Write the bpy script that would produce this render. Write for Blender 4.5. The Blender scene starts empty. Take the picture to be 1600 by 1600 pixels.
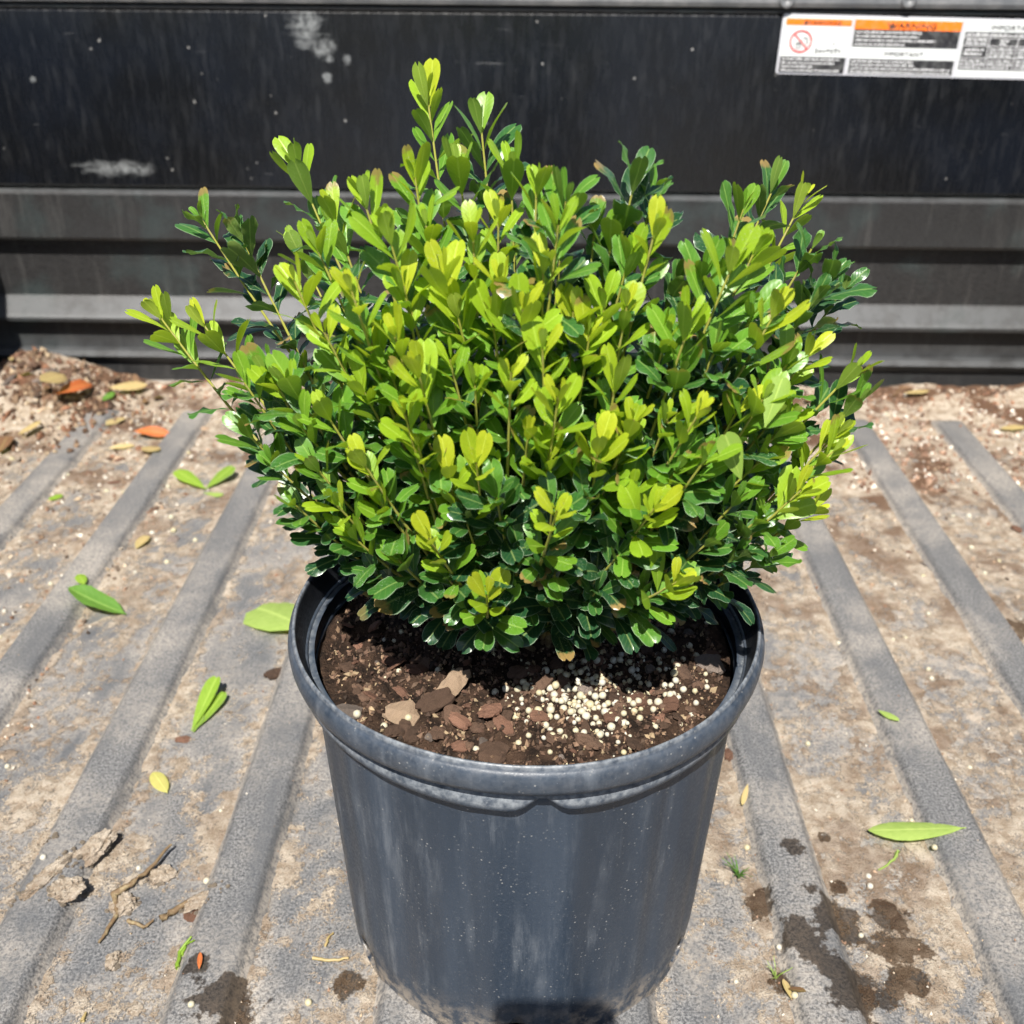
import bpy, bmesh, math, random
import numpy as np
from mathutils import Vector, Matrix, noise
from mathutils.bvhtree import BVHTree
from mathutils import Euler

random.seed(7)
rng = np.random.default_rng(7)
R = math.radians
scene = bpy.context.scene
COL = scene.collection

# ------------------------------------------------------------------ camera, sky, sun, exposure
CAM = Vector((0.0, 0.0, 0.61))
PITCH, YAW, ROLL = R(29.2), R(0.7), R(0.45)
cam_rot = Matrix.Rotation(YAW, 3, 'Z') @ Matrix.Rotation(math.pi/2-PITCH, 3, 'X') @ Matrix.Rotation(ROLL, 3, 'Z')
cd = bpy.data.cameras.new('camera')
cd.sensor_width = 36.0; cd.lens = 36.0
cd.clip_start = 0.003; cd.clip_end = 3000
cd.dof.use_dof = True; cd.dof.focus_distance = 0.575; cd.dof.aperture_fstop = 10.5
cam = bpy.data.objects.new('camera', cd)
COL.objects.link(cam)
cam.matrix_world = Matrix.Translation(CAM) @ cam_rot.to_4x4()
scene.camera = cam

SUN = Vector((-0.0445, -0.392, 0.583)).normalized()
sun_el = math.asin(SUN.z); sun_az = math.atan2(SUN.x, SUN.y)
w = bpy.data.worlds.new('World'); scene.world = w; w.use_nodes = True
nt = w.node_tree; nt.nodes.clear()
sky = nt.nodes.new('ShaderNodeTexSky'); sky.sky_type = 'NISHITA'; sky.sun_disc = False
sky.sun_elevation = sun_el; sky.sun_rotation = sun_az
bg = nt.nodes.new('ShaderNodeBackground'); bg.inputs['Strength'].default_value = 0.06
wo = nt.nodes.new('ShaderNodeOutputWorld')
nt.links.new(sky.outputs[0], bg.inputs[0]); nt.links.new(bg.outputs[0], wo.inputs[0])
sl = bpy.data.lights.new('sun', 'SUN'); sl.energy = 5.0; sl.angle = R(0.53); sl.color = (1.0, 0.955, 0.89)
so = bpy.data.objects.new('sun', sl); COL.objects.link(so)
so.rotation_euler = SUN.to_track_quat('Z', 'Y').to_euler(); so.location = (-0.5, -4, 6)
vs = scene.view_settings
vs.view_transform = 'Standard'; vs.look = 'None'; vs.gamma = 1.0; vs.use_curve_mapping = False
vs.exposure = 1.05
scene.cycles.adaptive_threshold = .035; scene.cycles.max_bounces = 5; scene.cycles.diffuse_bounces = 3; scene.cycles.glossy_bounces = 2; scene.cycles.transmission_bounces = 3; scene.cycles.transparent_max_bounces = 6

# ------------------------------------------------------------------ helpers
def pray(px, py):
    d = cam_rot @ Vector(((px-800)/1600, (800-py)/1600, -1.0))
    return d.normalized()
def at_z(px, py, z=0.0):
    d = pray(px, py); t = (z-CAM.z)/d.z
    return CAM + d*t
def at_y(px, py, y):
    d = pray(px, py); return CAM + d*(y/d.y)

def empty(name, loc=(0, 0, 0)):
    o = bpy.data.objects.new(name, None); o.empty_display_size = .02
    COL.objects.link(o); o.location = loc; return o
def tag(o, label=None, cat=None, group=None, kind=None):
    if label: o['label'] = label
    if cat: o['category'] = cat
    if group: o['group'] = group
    if kind: o['kind'] = kind
    return o
def mesh(name, verts, faces, mat, smooth=False):
    me = bpy.data.meshes.new(name)
    me.from_pydata([tuple(v) for v in verts], [], faces)
    me.materials.append(mat)
    if smooth: me.polygons.foreach_set('use_smooth', [True]*len(me.polygons))
    me.update(); return me
def link(name, me, parent=None, loc=None, rot=None, scale=None):
    o = bpy.data.objects.new(name, me); COL.objects.link(o)
    if parent: o.parent = parent
    if loc is not None: o.location = loc
    if rot is not None: o.rotation_euler = rot
    if scale is not None: o.scale = scale
    return o
def mobj(name, verts, faces, mat, parent=None, smooth=False, **k):
    return link(name, mesh(name, verts, faces, mat, smooth), parent, **k)
def fattr(me, name, vals):
    a = me.attributes.new(name, 'FLOAT', 'POINT'); a.data.foreach_set('value', np.asarray(vals, dtype=np.float32))
def cattr(me, name, vals):
    a = me.attributes.new(name, 'FLOAT_COLOR', 'POINT'); a.data.foreach_set('color', np.asarray(vals, dtype=np.float32).ravel())
def sm(a, b, x):
    t = min(1, max(0, (x-a)/(b-a))); return t*t*(3-2*t)

class NT:
    """tiny node-graph builder"""
    def __init__(s, name, rough=.6, spec=.5):
        s.m = bpy.data.materials.new(name); s.m.use_nodes = True
        s.t = s.m.node_tree; s.b = s.t.nodes['Principled BSDF']; s.out = s.t.nodes['Material Output']
        s.b.inputs['Roughness'].default_value = rough; s.b.inputs['Specular IOR Level'].default_value = spec
    def n(s, ty, **k):
        nd = s.t.nodes.new(ty)
        for a, v in k.items(): setattr(nd, a, v)
        return nd
    def put(s, sock, v):
        if v is None: return
        if hasattr(v, 'links') or isinstance(v, bpy.types.NodeSocket): s.t.links.new(v, sock)
        else: sock.default_value = v
    def co(s, scale=(1, 1, 1), kind='Object', loc=(0, 0, 0)):
        c = s.n('ShaderNodeTexCoord'); mp = s.n('ShaderNodeMapping')
        mp.inputs['Scale'].default_value = scale; mp.inputs['Location'].default_value = loc
        s.t.links.new(c.outputs[kind], mp.inputs[0]); return mp.outputs[0]
    def noise(s, vec, scale, detail=4, rough=.55, dist=0):
        nd = s.n('ShaderNodeTexNoise'); s.put(nd.inputs['Vector'], vec)
        nd.inputs['Scale'].default_value = scale; nd.inputs['Detail'].default_value = detail
        nd.inputs['Roughness'].default_value = rough; nd.inputs['Distortion'].default_value = dist
        return nd.outputs['Fac']
    def vor(s, vec, scale, out='Distance', feature='F1'):
        nd = s.n('ShaderNodeTexVoronoi', feature=feature); s.put(nd.inputs['Vector'], vec)
        nd.inputs['Scale'].default_value = scale; return nd.outputs[out]
    def ramp(s, f, a, b, lo=0., hi=1.):
        nd = s.n('ShaderNodeMapRange', interpolation_type='SMOOTHSTEP'); s.put(nd.inputs[0], f)
        nd.inputs[1].default_value = a; nd.inputs[2].default_value = b
        nd.inputs[3].default_value = lo; nd.inputs[4].default_value = hi
        return nd.outputs[0]
    def math(s, op, a, b=None, clamp=False):
        nd = s.n('ShaderNodeMath', operation=op, use_clamp=clamp); s.put(nd.inputs[0], a)
        if b is not None: s.put(nd.inputs[1], b)
        return nd.outputs[0]
    def mix(s, f, a, b, mode='MIX'):
        nd = s.n('ShaderNodeMix', data_type='RGBA', blend_type=mode)
        s.put(nd.inputs[0], f)
        for i, v in ((6, a), (7, b)):
            if isinstance(v, (tuple, list)) and len(v) == 3: v = (*v, 1)
            s.put(nd.inputs[i], v)
        return nd.outputs[2]
    def attr(s, name, out='Fac'):
        nd = s.n('ShaderNodeAttribute', attribute_name=name); return nd.outputs[out]
    def bump(s, h, strength=.5, dist=.001):
        nd = s.n('ShaderNodeBump'); s.put(nd.inputs['Height'], h)
        nd.inputs['Strength'].default_value = strength; nd.inputs['Distance'].default_value = dist
        s.t.links.new(nd.outputs[0], s.b.inputs['Normal']); return nd.outputs[0]
    def col(s, v):
        if isinstance(v, (tuple, list)) and len(v) == 3: v = (*v, 1)
        s.put(s.b.inputs['Base Color'], v)
    def rough(s, v): s.put(s.b.inputs['Roughness'], v)

def spot(g, center, rad, stretch=(1, 1, 1), ns=30, amount=.6):
    """stain mask: noise-broken ellipse around a point in world (object) space"""
    c = g.n('ShaderNodeTexCoord'); v = g.n('ShaderNodeVectorMath', operation='SUBTRACT')
    g.t.links.new(c.outputs['Object'], v.inputs[0]); v.inputs[1].default_value = center
    v2 = g.n('ShaderNodeVectorMath', operation='MULTIPLY'); g.t.links.new(v.outputs[0], v2.inputs[0]); v2.inputs[1].default_value = stretch
    ln = g.n('ShaderNodeVectorMath', operation='LENGTH'); g.t.links.new(v2.outputs[0], ln.inputs[0])
    return g.ramp(ln.outputs['Value'], rad, 0.0)

# ------------------------------------------------------------------ materials
# textured plastic bed liner with dust
g = NT('bed_liner_plastic', .62, .4)
oc = g.co()
fine = g.noise(oc, 520, 3, .75); mid = g.noise(oc, 60, 4, .6); big = g.noise(oc, 9, 5, .62)
base = g.mix(g.ramp(fine, .35, .68), (.034, .036, .040), (.205, .204, .202))
base = g.mix(g.ramp(g.noise(g.co((1, .25, 1)), 45, 4, .6), .38, .7, 0, .8), base, (.072, .076, .082))
dustm = g.math('ADD', g.ramp(big, .42, .68, 0, .55), g.attr('dust'), clamp=True)
dustm = g.math('MULTIPLY', dustm, g.ramp(g.noise(oc, 260, 3, .7), .33, .62, .25, 1.0))
base = g.mix(dustm, base, (.37, .33, .28))
tan = g.ramp(g.math('ADD', mid, g.attr('valley')), 1.12, 1.42, 0, .85)
base = g.mix(g.math('MULTIPLY', tan, g.ramp(fine, .3, .55, .45, 1)), base, (.40, .335, .26))
wetm = g.ramp(g.math('ADD', g.attr('wet'), g.math('MULTIPLY', g.noise(oc, 48, 5, .68), 1.5)), 1.16, 1.26)
base = g.mix(g.math('MULTIPLY', wetm, .92), base, g.mix(1, base, (.22, .175, .135), 'MULTIPLY'))
g.col(base)
g.rough(g.ramp(wetm, 0, 1, .62, .45))
g.bump(g.math('ADD', fine, g.math('MULTIPLY', mid, .6)), .55, .0012)
M_FLOOR = g.m

g = NT('sandy_dirt', .95, .15)
oc = g.co()
f1 = g.noise(oc, 620, 4, .8); f2 = g.noise(oc, 90, 4, .65); f3 = g.noise(oc, 14, 4, .6)
c = g.mix(g.ramp(f2, .35, .65), (.31, .24, .17), (.51, .435, .345))
c = g.mix(g.ramp(f1, .5, .72, 0, .8), c, (.58, .53, .45))
c = g.mix(g.ramp(f1, .44, .28, 0, .8), c, (.10, .065, .042))
c = g.mix(g.math('MULTIPLY', g.ramp(f3, .45, .62), g.attr('brown')), c, (.13, .075, .046))
wetm = g.ramp(g.math('ADD', g.attr('wet'), g.math('MULTIPLY', g.noise(oc, 48, 5, .68), 1.5)), 1.16, 1.26)
c = g.mix(g.math('MULTIPLY', wetm, .92), c, g.mix(1, c, (.24, .19, .15), 'MULTIPLY'))
g.col(c); g.bump(g.math('ADD', f1, g.math('MULTIPLY', f2, 1.2)), 1.0, .0030)
M_CLOD = g.m
M_DIRT = g.m.copy(); M_DIRT.name = 'sandy_dirt_layer'
g.m, g.t = M_DIRT, M_DIRT.node_tree; g.b = g.t.nodes['Principled BSDF']; g.out = g.t.nodes['Material Output']
oc = g.co()
al = g.math('ADD', g.attr('thick'), g.math('ADD', g.math('MULTIPLY', g.math('SUBTRACT', g.noise(oc, 520, 3, .75), .5), 4.2), g.math('MULTIPLY', g.math('SUBTRACT', g.noise(oc, 130, 4, .7), .5), 2.6)))
tr = g.n('ShaderNodeBsdfTransparent'); mx = g.n('ShaderNodeMixShader'); g.put(mx.inputs[0], g.ramp(al, .15, .55))
g.t.links.new(tr.outputs[0], mx.inputs[1]); g.t.links.new(g.b.outputs[0], mx.inputs[2]); g.t.links.new(mx.outputs[0], g.out.inputs['Surface'])

g = NT('grain_mix', .85, .25)
g.col(g.attr('gcol', 'Color')); M_GRAIN = g.m

# black painted tailgate panel, dusty, with dried smears
g = NT('black_tailgate_paint', .22, .5)
oc = g.co()
streak = g.noise(g.co((1, 1, .2)), 95, 5, .7)
cloud = g.noise(oc, 5, 4, .6)
c = g.mix(g.ramp(cloud, .35, .65), (.003, .0034, .0042), (.0045, .006, .0095))
c = g.mix(g.math('MULTIPLY', g.ramp(streak, .50, .76), .018), c, (.30, .30, .29))
c = g.mix(g.math('MULTIPLY', g.ramp(g.noise(oc, 900, 2, .6), .56, .78), .05), c, (.35, .34, .33))
sp = g.vor(oc, 62); spm = g.math('MULTIPLY', g.ramp(sp, .16, .05), g.ramp(g.noise(oc, 19, 2), .58, .66))
c = g.mix(g.math('MULTIPLY', spm, .55), c, (.42, .41, .39))
scr = g.noise(g.co((.10, 1, 1.3)), 120, 3, .7, .6)
c = g.mix(g.math('MULTIPLY', g.ramp(scr, .68, .75), g.ramp(cloud, .42, .6, 0, .22)), c, (.4, .4, .4))
TY = 1.49
smears = None
for (px, py, r_, st, amt) in ((480, 45, .046, (1, .1, 1.0), .9), (505, 75, .035, (1, .1, .9), .8), (460, 25, .03, (.9, .1, 1.2), .6), (512, 122, .012, (1, .1, 1), 1.1),
                              (185, 263, .10, (1, .1, 4.2), .85), (52, 124, .007, (1, .1, 1), 1.4), (140, 258, .06, (1, .1, 6), .7), (515, 92, .012, (1, .1, 1), 1.1), (543, 92, .012, (1, .1, 1), 1.0)):
    p = at_y(px, py, TY)
    mk = g.math('MULTIPLY', spot(g, (p.x, 0, p.z), r_, st), amt)
    smears = mk if smears is None else g.math('MAXIMUM', smears, mk)
brk = g.noise(g.co((1.0, 1, 2.0)), 42, 5, .66, .8)
smm = g.ramp(g.math('ADD', smears, g.math('MULTIPLY', brk, 1.5)), 1.06, 1.75, 0, .8)
smm = g.math('MULTIPLY', smm, g.ramp(g.noise(g.co((1.4, 1, .8)), 110, 4, .7), .3, .65, .25, 1))
c = g.mix(smm, c, (.21, .22, .22))
g.col(c)
g.rough(g.ramp(g.math('ADD', streak, smm), .4, .9, .24, .6))
g.bump(g.noise(oc, 25, 3), .08, .002)
M_PAINT = g.m

g = NT('grey_ribbed_plastic', .5, .45)
oc = g.co()
st = g.noise(g.co((1, 1, .10)), 60, 5, .65); fn = g.noise(g.co((.25, 1, 1)), 700, 3, .65)
c = g.mix(g.ramp(fn, .3, .7), (.009, .0088, .009), (.0235, .023, .023))
c = g.mix(g.math('MULTIPLY', g.ramp(st, .5, .78), .18), c, (.16, .155, .145))
c = g.mix(g.math('MULTIPLY', g.ramp(g.noise(oc, 10, 4), .5, .7), .20), c, (.05, .085, .085))
c = g.mix(g.math('MULTIPLY', g.ramp(g.attr('dust'), .1, 1.0), g.ramp(g.noise(oc, 34, 4, .6), .3, .62, .25, .9)), c, (.055, .058, .060))
g.col(c); g.bump(fn, .35, .001); M_RIB = g.m

g = NT('grey_cap_plastic', .45, .5)
oc = g.co()
c = g.mix(g.ramp(g.noise(oc, 30, 5, .6), .35, .68), (.10, .105, .11), (.18, .18, .18))
g.col(c); g.bump(g.noise(oc, 500, 2), .2, .001); M_CAP = g.m
g = NT('dull_metal', .4, .5); g.b.inputs['Metallic'].default_value = .8; g.col((.25, .25, .25)); M_SCREW = g.m
g = NT('dark_rubber', .7, .3); g.col((.02, .02, .021)); M_DARK = g.m

def flat(name, col, rough=.45):
    g = NT(name, rough, .4)
    c = g.mix(g.ramp(g.noise(g.co(), 120, 3), .4, .7, 0, .12), col, (.5, .5, .48)); g.col(c); return g.m
M_WHITE = flat('sticker_white', (.60, .62, .61)); M_ORANGE = flat('sticker_orange', (.80, .17, .008))
M_BLACK = flat('sticker_black', (.018, .018, .02)); M_RED = flat('sticker_red', (.55, .05, .045)); M_INK = flat('sticker_grey_ink', (.12, .12, .12))
M_GLYPH = flat('sticker_white_print', (.85, .85, .85)); M_CLEAR = flat('sticker_border', (.45, .45, .48))

# weathered nursery pot plastic
g = NT('nursery_pot_plastic', .42, .5)
oc = g.co()
st = g.noise(g.co((1, 1, .05)), 30, 4, .55); fn = g.noise(oc, 480, 3, .7); cl = g.noise(oc, 16, 4, .6)
c = g.mix(g.ramp(st, .3, .72), (.014, .0225, .036), (.030, .042, .061))
c = g.mix(g.math('MULTIPLY', g.ramp(g.noise(g.co((1, 1, .12)), 85, 5, .7), .46, .74), g.ramp(cl, .36, .66, .06, .62)), c, (.13, .145, .165))
c = g.mix(g.ramp(fn, .62, .78, 0, .35), c, (.24, .25, .26))
sp = g.vor(oc, 330); c = g.mix(g.math('MULTIPLY', g.ramp(sp, .24, .10), g.ramp(g.noise(oc, 55, 4, .7), .48, .66, 0, .7)), c, (.27, .265, .25))
c = g.mix(g.math('MULTIPLY', g.attr('scuff'), g.ramp(g.noise(oc, 260, 3, .6), .2, .8)), c, (.20, .215, .23))
c = g.mix(g.math('MULTIPLY', g.attr('grime'), g.ramp(g.noise(oc, 90, 5, .7), .42, .62)), c, (.36, .30, .23))
c = g.mix(g.attr('inner_face'), c, (.006, .007, .009))  # inner side of wall and rim blended to near black
g.col(c); g.rough(g.ramp(g.math('ADD', st, fn), .8, 1.25, .33, .58)); g.bump(g.math('ADD', fn, g.math('MULTIPLY', g.noise(oc, 150, 3), 1.0)), .16, .0008)
M_POT = g.m

g = NT('potting_mix', .95, .15)
oc = g.co()
f1 = g.noise(oc, 420, 4, .7); f2 = g.noise(oc, 60, 4, .65)
c = g.mix(g.ramp(f2, .35, .65), (.016, .010, .007), (.062, .037, .024))
c = g.mix(g.ramp(f1, .58, .76, 0, .8), c, (.24, .165, .10))
g.col(c); g.bump(g.math('ADD', f1, g.math('MULTIPLY', f2, 1.3)), 1.0, .004); M_SOIL = g.m

def wood(name, a, b, s=1.):
    g = NT(name, .85, .2)
    oi = g.n('ShaderNodeObjectInfo')
    gr = g.noise(g.co((.18, 1, 1)), 420*s, 4, .65); bl = g.noise(g.co(), 70, 3)
    c = g.mix(g.ramp(gr, .32, .68), a, b)
    c = g.mix(g.ramp(bl, .5, .72, 0, .55), c, tuple(x*.35 for x in a))
    h = g.n('ShaderNodeHueSaturation'); g.t.links.new(c, h.inputs['Color'])
    g.put(h.inputs['Value'], g.ramp(oi.outputs['Random'], 0, 1, .65, 1.3))
    g.col(h.outputs[0]); g.bump(gr, .7, .0015); return g.m
M_CHIP = [wood('pine_bark_red', (.095, .046, .03), (.27, .15, .10)), wood('pine_bark_brown', (.05, .03, .021), (.17, .105, .07)),
          wood('wood_chip_tan', (.30, .20, .125), (.52, .39, .27)), wood('weathered_chip_grey', (.10, .078, .065), (.24, .195, .165))]
g = NT('fertilizer_bead', .55, .4)
oi = g.n('ShaderNodeObjectInfo')
g.col(g.mix(oi.outputs['Random'], g.mix(g.ramp(g.noise(g.co(), 600, 2), .4, .7), (.33, .285, .155), (.43, .39, .27)), (.40, .38, .32)))
g.b.inputs['Subsurface Weight'].default_value = 0.0
M_BEAD = g.m

def leafmat(name, ramp_cols, under, gloss, trans=.35):
    """two-sided leaf: age drives colour, pale midrib and veins, duller underside, light passing through"""
    g = NT(name, .35, .5)
    age = g.attr('age'); rnd = g.attr('rnd')
    uv = g.n('ShaderNodeAttribute', attribute_name='lu').outputs['Fac']; tt = g.attr('lt')
    cr = g.n('ShaderNodeValToRGB'); cr.color_ramp.interpolation = 'EASE'
    els = cr.color_ramp.elements
    while len(els) < len(ramp_cols): els.new(.5)
    for e, (p, c) in zip(els, ramp_cols): e.position = p; e.color = (*c, 1)
    g.t.links.new(age, cr.inputs[0])
    oc = g.co()
    c = cr.outputs[0]
    c = g.mix(g.ramp(g.noise(oc, 170, 2, .6), .4, .7, 0, .35), c, g.mix(1, c, (.62, .72, .55), 'MULTIPLY'))
    au = g.math('ABSOLUTE', uv)
    vein = g.n('ShaderNodeTexWave', wave_type='BANDS', bands_direction='X')
    cmb = g.n('ShaderNodeCombineXYZ'); g.put(cmb.inputs[0], g.math('SUBTRACT', tt, g.math('MULTIPLY', au, .22)))
    g.t.links.new(cmb.outputs[0], vein.inputs['Vector']); vein.inputs['Scale'].default_value = 2.6
    vm = g.ramp(vein.outputs['Fac'], .86, 1.0, 0, .16)
    mid = g.ramp(au, .13, .03, 0, .75)
    pale = g.mix(1, c, (.14, .16, .05), 'ADD')
    c = g.mix(g.math('MAXIMUM', vm, mid), c, pale)
    edge = g.math('MULTIPLY', g.ramp(au, .88, .99, 0, .55), g.ramp(age, .35, .7))
    c = g.mix(edge, c, (.30, .38, .26))
    dust = g.math('MULTIPLY', g.ramp(g.noise(oc, 1300, 1, .7), .6, .72, 0, .5), g.ramp(g.noise(oc, 75, 1), .45, .62))
    c = g.mix(g.math('MULTIPLY', dust, g.ramp(rnd, .25, .8)), c, (.52, .56, .45))
    burn = g.math('MULTIPLY', g.ramp(g.math('ADD', tt, g.math('MULTIPLY', g.noise(oc, 210, 3), .5)), 1.02, 1.16), g.ramp(rnd, .90, .93, 0, .9))
    c = g.mix(burn, c, (.26, .17, .06))
    geo = g.n('ShaderNodeNewGeometry')
    cu = g.mix(.62, c, under)
    cu = g.mix(mid, cu, g.mix(1, cu, (.10, .10, .03), 'ADD'))
    cc = g.mix(geo.outputs['Backfacing'], c, cu)
    g.col(cc)
    ro = g.ramp(g.math('ADD', age, dust), 0, 1.1, gloss[0], gloss[1])
    g.rough(g.math('ADD', ro, g.math('MULTIPLY', geo.outputs['Backfacing'], .25), clamp=True))
    nb = g.bump(g.math('ADD', g.math('MULTIPLY', vein.outputs['Fac'], .10), g.math('ADD', g.math('MULTIPLY', mid, -.7), 0.0)), .30, .0007)
    tr = g.n('ShaderNodeBsdfTranslucent')
    g.t.links.new(nb, tr.inputs['Normal'])
    tc = g.mix(.6, c, (.48, .60, .012)); tc = g.mix(g.ramp(age, .25, .9), tc, g.mix(1, c, (.95, 1.25, .4), 'MULTIPLY'))
    g.put(tr.inputs['Color'], tc)
    mx = g.n('ShaderNodeMixShader'); g.put(mx.inputs[0], g.ramp(age, .1, 1.0, trans, trans*.5))
    g.t.links.new(g.b.outputs[0], mx.inputs[1]); g.t.links.new(tr.outputs[0], mx.inputs[2])
    g.t.links.new(mx.outputs[0], g.out.inputs['Surface'])
    return g.m
M_LEAF = leafmat('shrub_leaf', [(0.0, (.47, .53, .028)), (.22, (.30, .46, .022)), (.5, (.11, .26, .022)), (.75, (.036, .118, .023)), (1.0, (.014, .055, .020))],
                 (.24, .34, .065), (.42, .28), .46)
def fallen(name, col, under, t=.3):
    return leafmat(name, [(0, col), (1, tuple(x*.6 for x in col))], under, (.5, .55), t)
M_F_GREEN = fallen('fallen_leaf_green', (.10, .23, .035), (.22, .33, .09))
M_F_PALE = fallen('fallen_leaf_pale_green', (.30, .41, .10), (.30, .39, .13))
M_F_YEL = fallen('fallen_leaf_yellow', (.44, .40, .12), (.42, .38, .17))
M_F_LIME = fallen('fallen_leaf_lime', (.21, .34, .035), (.25, .36, .07))
M_F_ORANGE = fallen('dry_leaf_orange', (.50, .125, .04), (.46, .14, .05))
M_F_TAN = fallen('dry_leaf_tan', (.46, .34, .16), (.42, .33, .2))
M_F_BROWN = fallen('dry_leaf_brown', (.20, .10, .06), (.22, .13, .08))

g = NT('shrub_twig', .7, .3)
c = g.mix(g.attr('age'), (.30, .30, .05), (.13, .085, .045))
c = g.mix(g.ramp(g.noise(g.co(), 300, 3), .45, .7, 0, .5), c, (.32, .27, .15)); g.col(c); M_TWIG = g.m
g = NT('asphalt', .9, .3); g.col(g.mix(g.ramp(g.noise(g.co(), 300, 3), .35, .65), (.035, .035, .036), (.075, .074, .072))); M_ASPH = g.m

# ------------------------------------------------------------------ setting: ground, bed floor, bed walls
mobj('ground', [(-900, -900, -.82), (900, -900, -.82), (900, 900, -.82), (-900, 900, -.82)], [(0, 1, 2, 3)], M_ASPH)['kind'] = 'structure'

PER, RW, RE0 = .136, .0504, -.4515          # rib pitch, width, right edge of one rib
RH = .0115
Y_RIB_END = 1.385
XL, XR = -.838, .838
def rib_mask(x):
    u = ((RE0-x) % PER)                       # distance left of a rib's right edge
    if u < RW:
        e = min(u, RW-u)
        return sm(-.0015, .0105, e)*1.0 if e > 0 else 0.0
    return 0.0
def valley_edge(x):
    u = ((RE0-x) % PER)
    if u < RW: return 0.0
    return min(u-RW, PER-u)
def zfloor(x, y):
    return RH*rib_mask(x)*sm(Y_RIB_END, Y_RIB_END-.03, y) + .0003*noise.noise((x*7, y*3, 3.3))

WETS = [(1300, 1445, .030, 1.0), (1258, 1490, .026, 1.0), (1325, 1555, .034, 1.0), (1262, 1410, .015, .9), (1395, 1480, .026, 1.0), (1420, 1530, .02, 1.0), (1390, 1440, .022, 1.0),
        (1435, 1480, .016, .9), (1240, 1340, .016, .9), (1310, 1388, .010, 1.0), (1190, 1420, .02, .8), (1285, 1310, .008, .9), (340, 1575, .026, 1.0), (370, 1590, .02, 1.0), (545, 1535, .018, .95),
        (320, 1525, .014, .9), (180, 1505, .008, .9), (1385, 1560, .016, 1.0), (1225, 1545, .013, .9), (297, 1530, .008, .9), (1240, 1460, .014, .9), (1600, 985, .03, .9), (430, 1550, .006, .9)]
WP = [(at_z(px, py), r_*.58, a) for px, py, r_, a in WETS]
def wet(x, y):
    v = 0.
    for p, r_, a in WP:
        d = math.hypot((x-p.x), (y-p.y)*.9)
        if d < r_*2: v = max(v, a*(1-d/(r_*2)))
    return v

def fbm(x, y, s, o, off=0.): return noise.fractal((x*s+off, y*s-off, off*1.7), 0.9, 2.1, o)
def dirt_h(x, y):
    e = valley_edge(x)
    n1 = fbm(x, y, 16, 4, 2.2); n2 = fbm(x, y, 85, 4, 5.1)
    cov = -.20 + .48*sm(.0, .30, x) + .50*sm(.75, 1.3, y) + .40*sm(-.30, -.46, x)*sm(.55, .95, y)
    cov += .55*sm(.014, .0, e)
    cov -= .25*sm(.6, .4, y)*sm(.1, -.3, x)
    h = .0014*(cov + 1.1*n1 + .95*n2 - .15)
    h = min(h, .0034)
    # litter banked against tailgate and in the left corner
    h += .013*sm(1.40, 1.49, y)*(.6+.8*fbm(x, y, 9, 3, 8.8))
    d = math.hypot((x+.74)/.16, (y-1.44)/.20); h += .055*max(0, 1-d)**1.3
    d = math.hypot((x-.74)/.22, (y-1.46)/.11); h += .012*max(0, 1-d)
    return h
# floor grid
xs = [XL, XR]
k = -12
while RE0+k*PER-RW < XR:
    r_ = RE0+k*PER; l_ = r_-RW
    xs += [q for q in [l_-.0001+d for d in (0, .0003, .002, .004, .006, .008, .010)]+[r_+.0001-d for d in (0, .0003, .002, .004, .006, .008, .010)]
           + [l_+.0105+(RW-.021)*i/6 for i in range(1, 6)]+[r_+(PER-RW)*i/14 for i in range(1, 14)] if XL < q < XR]
    k += 1
xs = sorted(xs)
ys = list(np.concatenate([np.arange(-.9, .2, .05), np.arange(.2, 1.50, .011), [1.52]]))
V, F, at_d, at_v, at_w = [], [], [], [], []
for y in ys:
    for x in xs:
        V.append((x, y, zfloor(x, y)))
        rm = rib_mask(x)
        at_v.append((1-rm)*(.50+.22*sm(0, .5, x)))
        at_d.append(.12*sm(.7, 1.3, y)+(.15*sm(.02, .0, valley_edge(x))+.45*sm(-.0010, .0004, dirt_h(x, y)) if rm < .5 else .05))
        at_w.append(wet(x, y))
nx = len(xs)
for j in range(len(ys)-1):
    for i in range(nx-1):
        a = j*nx+i; F.append((a, a+1, a+nx+1, a+nx))
me = mesh('truck_bed_floor', V, F, M_FLOOR, True)
fattr(me, 'dust', at_d); fattr(me, 'valley', at_v); fattr(me, 'wet', at_w)
tag(link('truck_bed_floor', me), kind='structure')

# loose dirt lying in the valleys: real thickness that dips under the liner where there is none
gx = np.arange(XL+.004, XR-.003, .0032); gy = np.concatenate([np.arange(.26, .8, .0030), np.arange(.8, 1.485, .0055)])
V, wv, bv, tk = [], [], [], []
for y in gy:
    for x in gx:
        h = dirt_h(x, y)
        V.append((x, y, max(h, -.0004)+.0009)); tk.append(min(4, h*1000+.30)); wv.append(wet(x, y))
        bv.append(min(1, .35+.6*sm(.9, 1.35, y)+.28*sm(0, .4, x))+(.9 if h > .006 else 0))
n = len(gx); F = []
for j in range(len(gy)-1):
    for i in range(n-1):
        a = j*n+i
        if max(tk[a], tk[a+1], tk[a+n], tk[a+n+1]) > -2.0: F.append((a, a+1, a+n+1, a+n))
me = mesh('loose_dirt', V, F, M_DIRT, True); fattr(me, 'wet', wv); fattr(me, 'brown', bv); fattr(me, 'thick', tk)
tag(link('loose_dirt', me), 'sandy brown dirt lying in the valleys between the bed liner ribs', 'dirt', kind='stuff')

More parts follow.
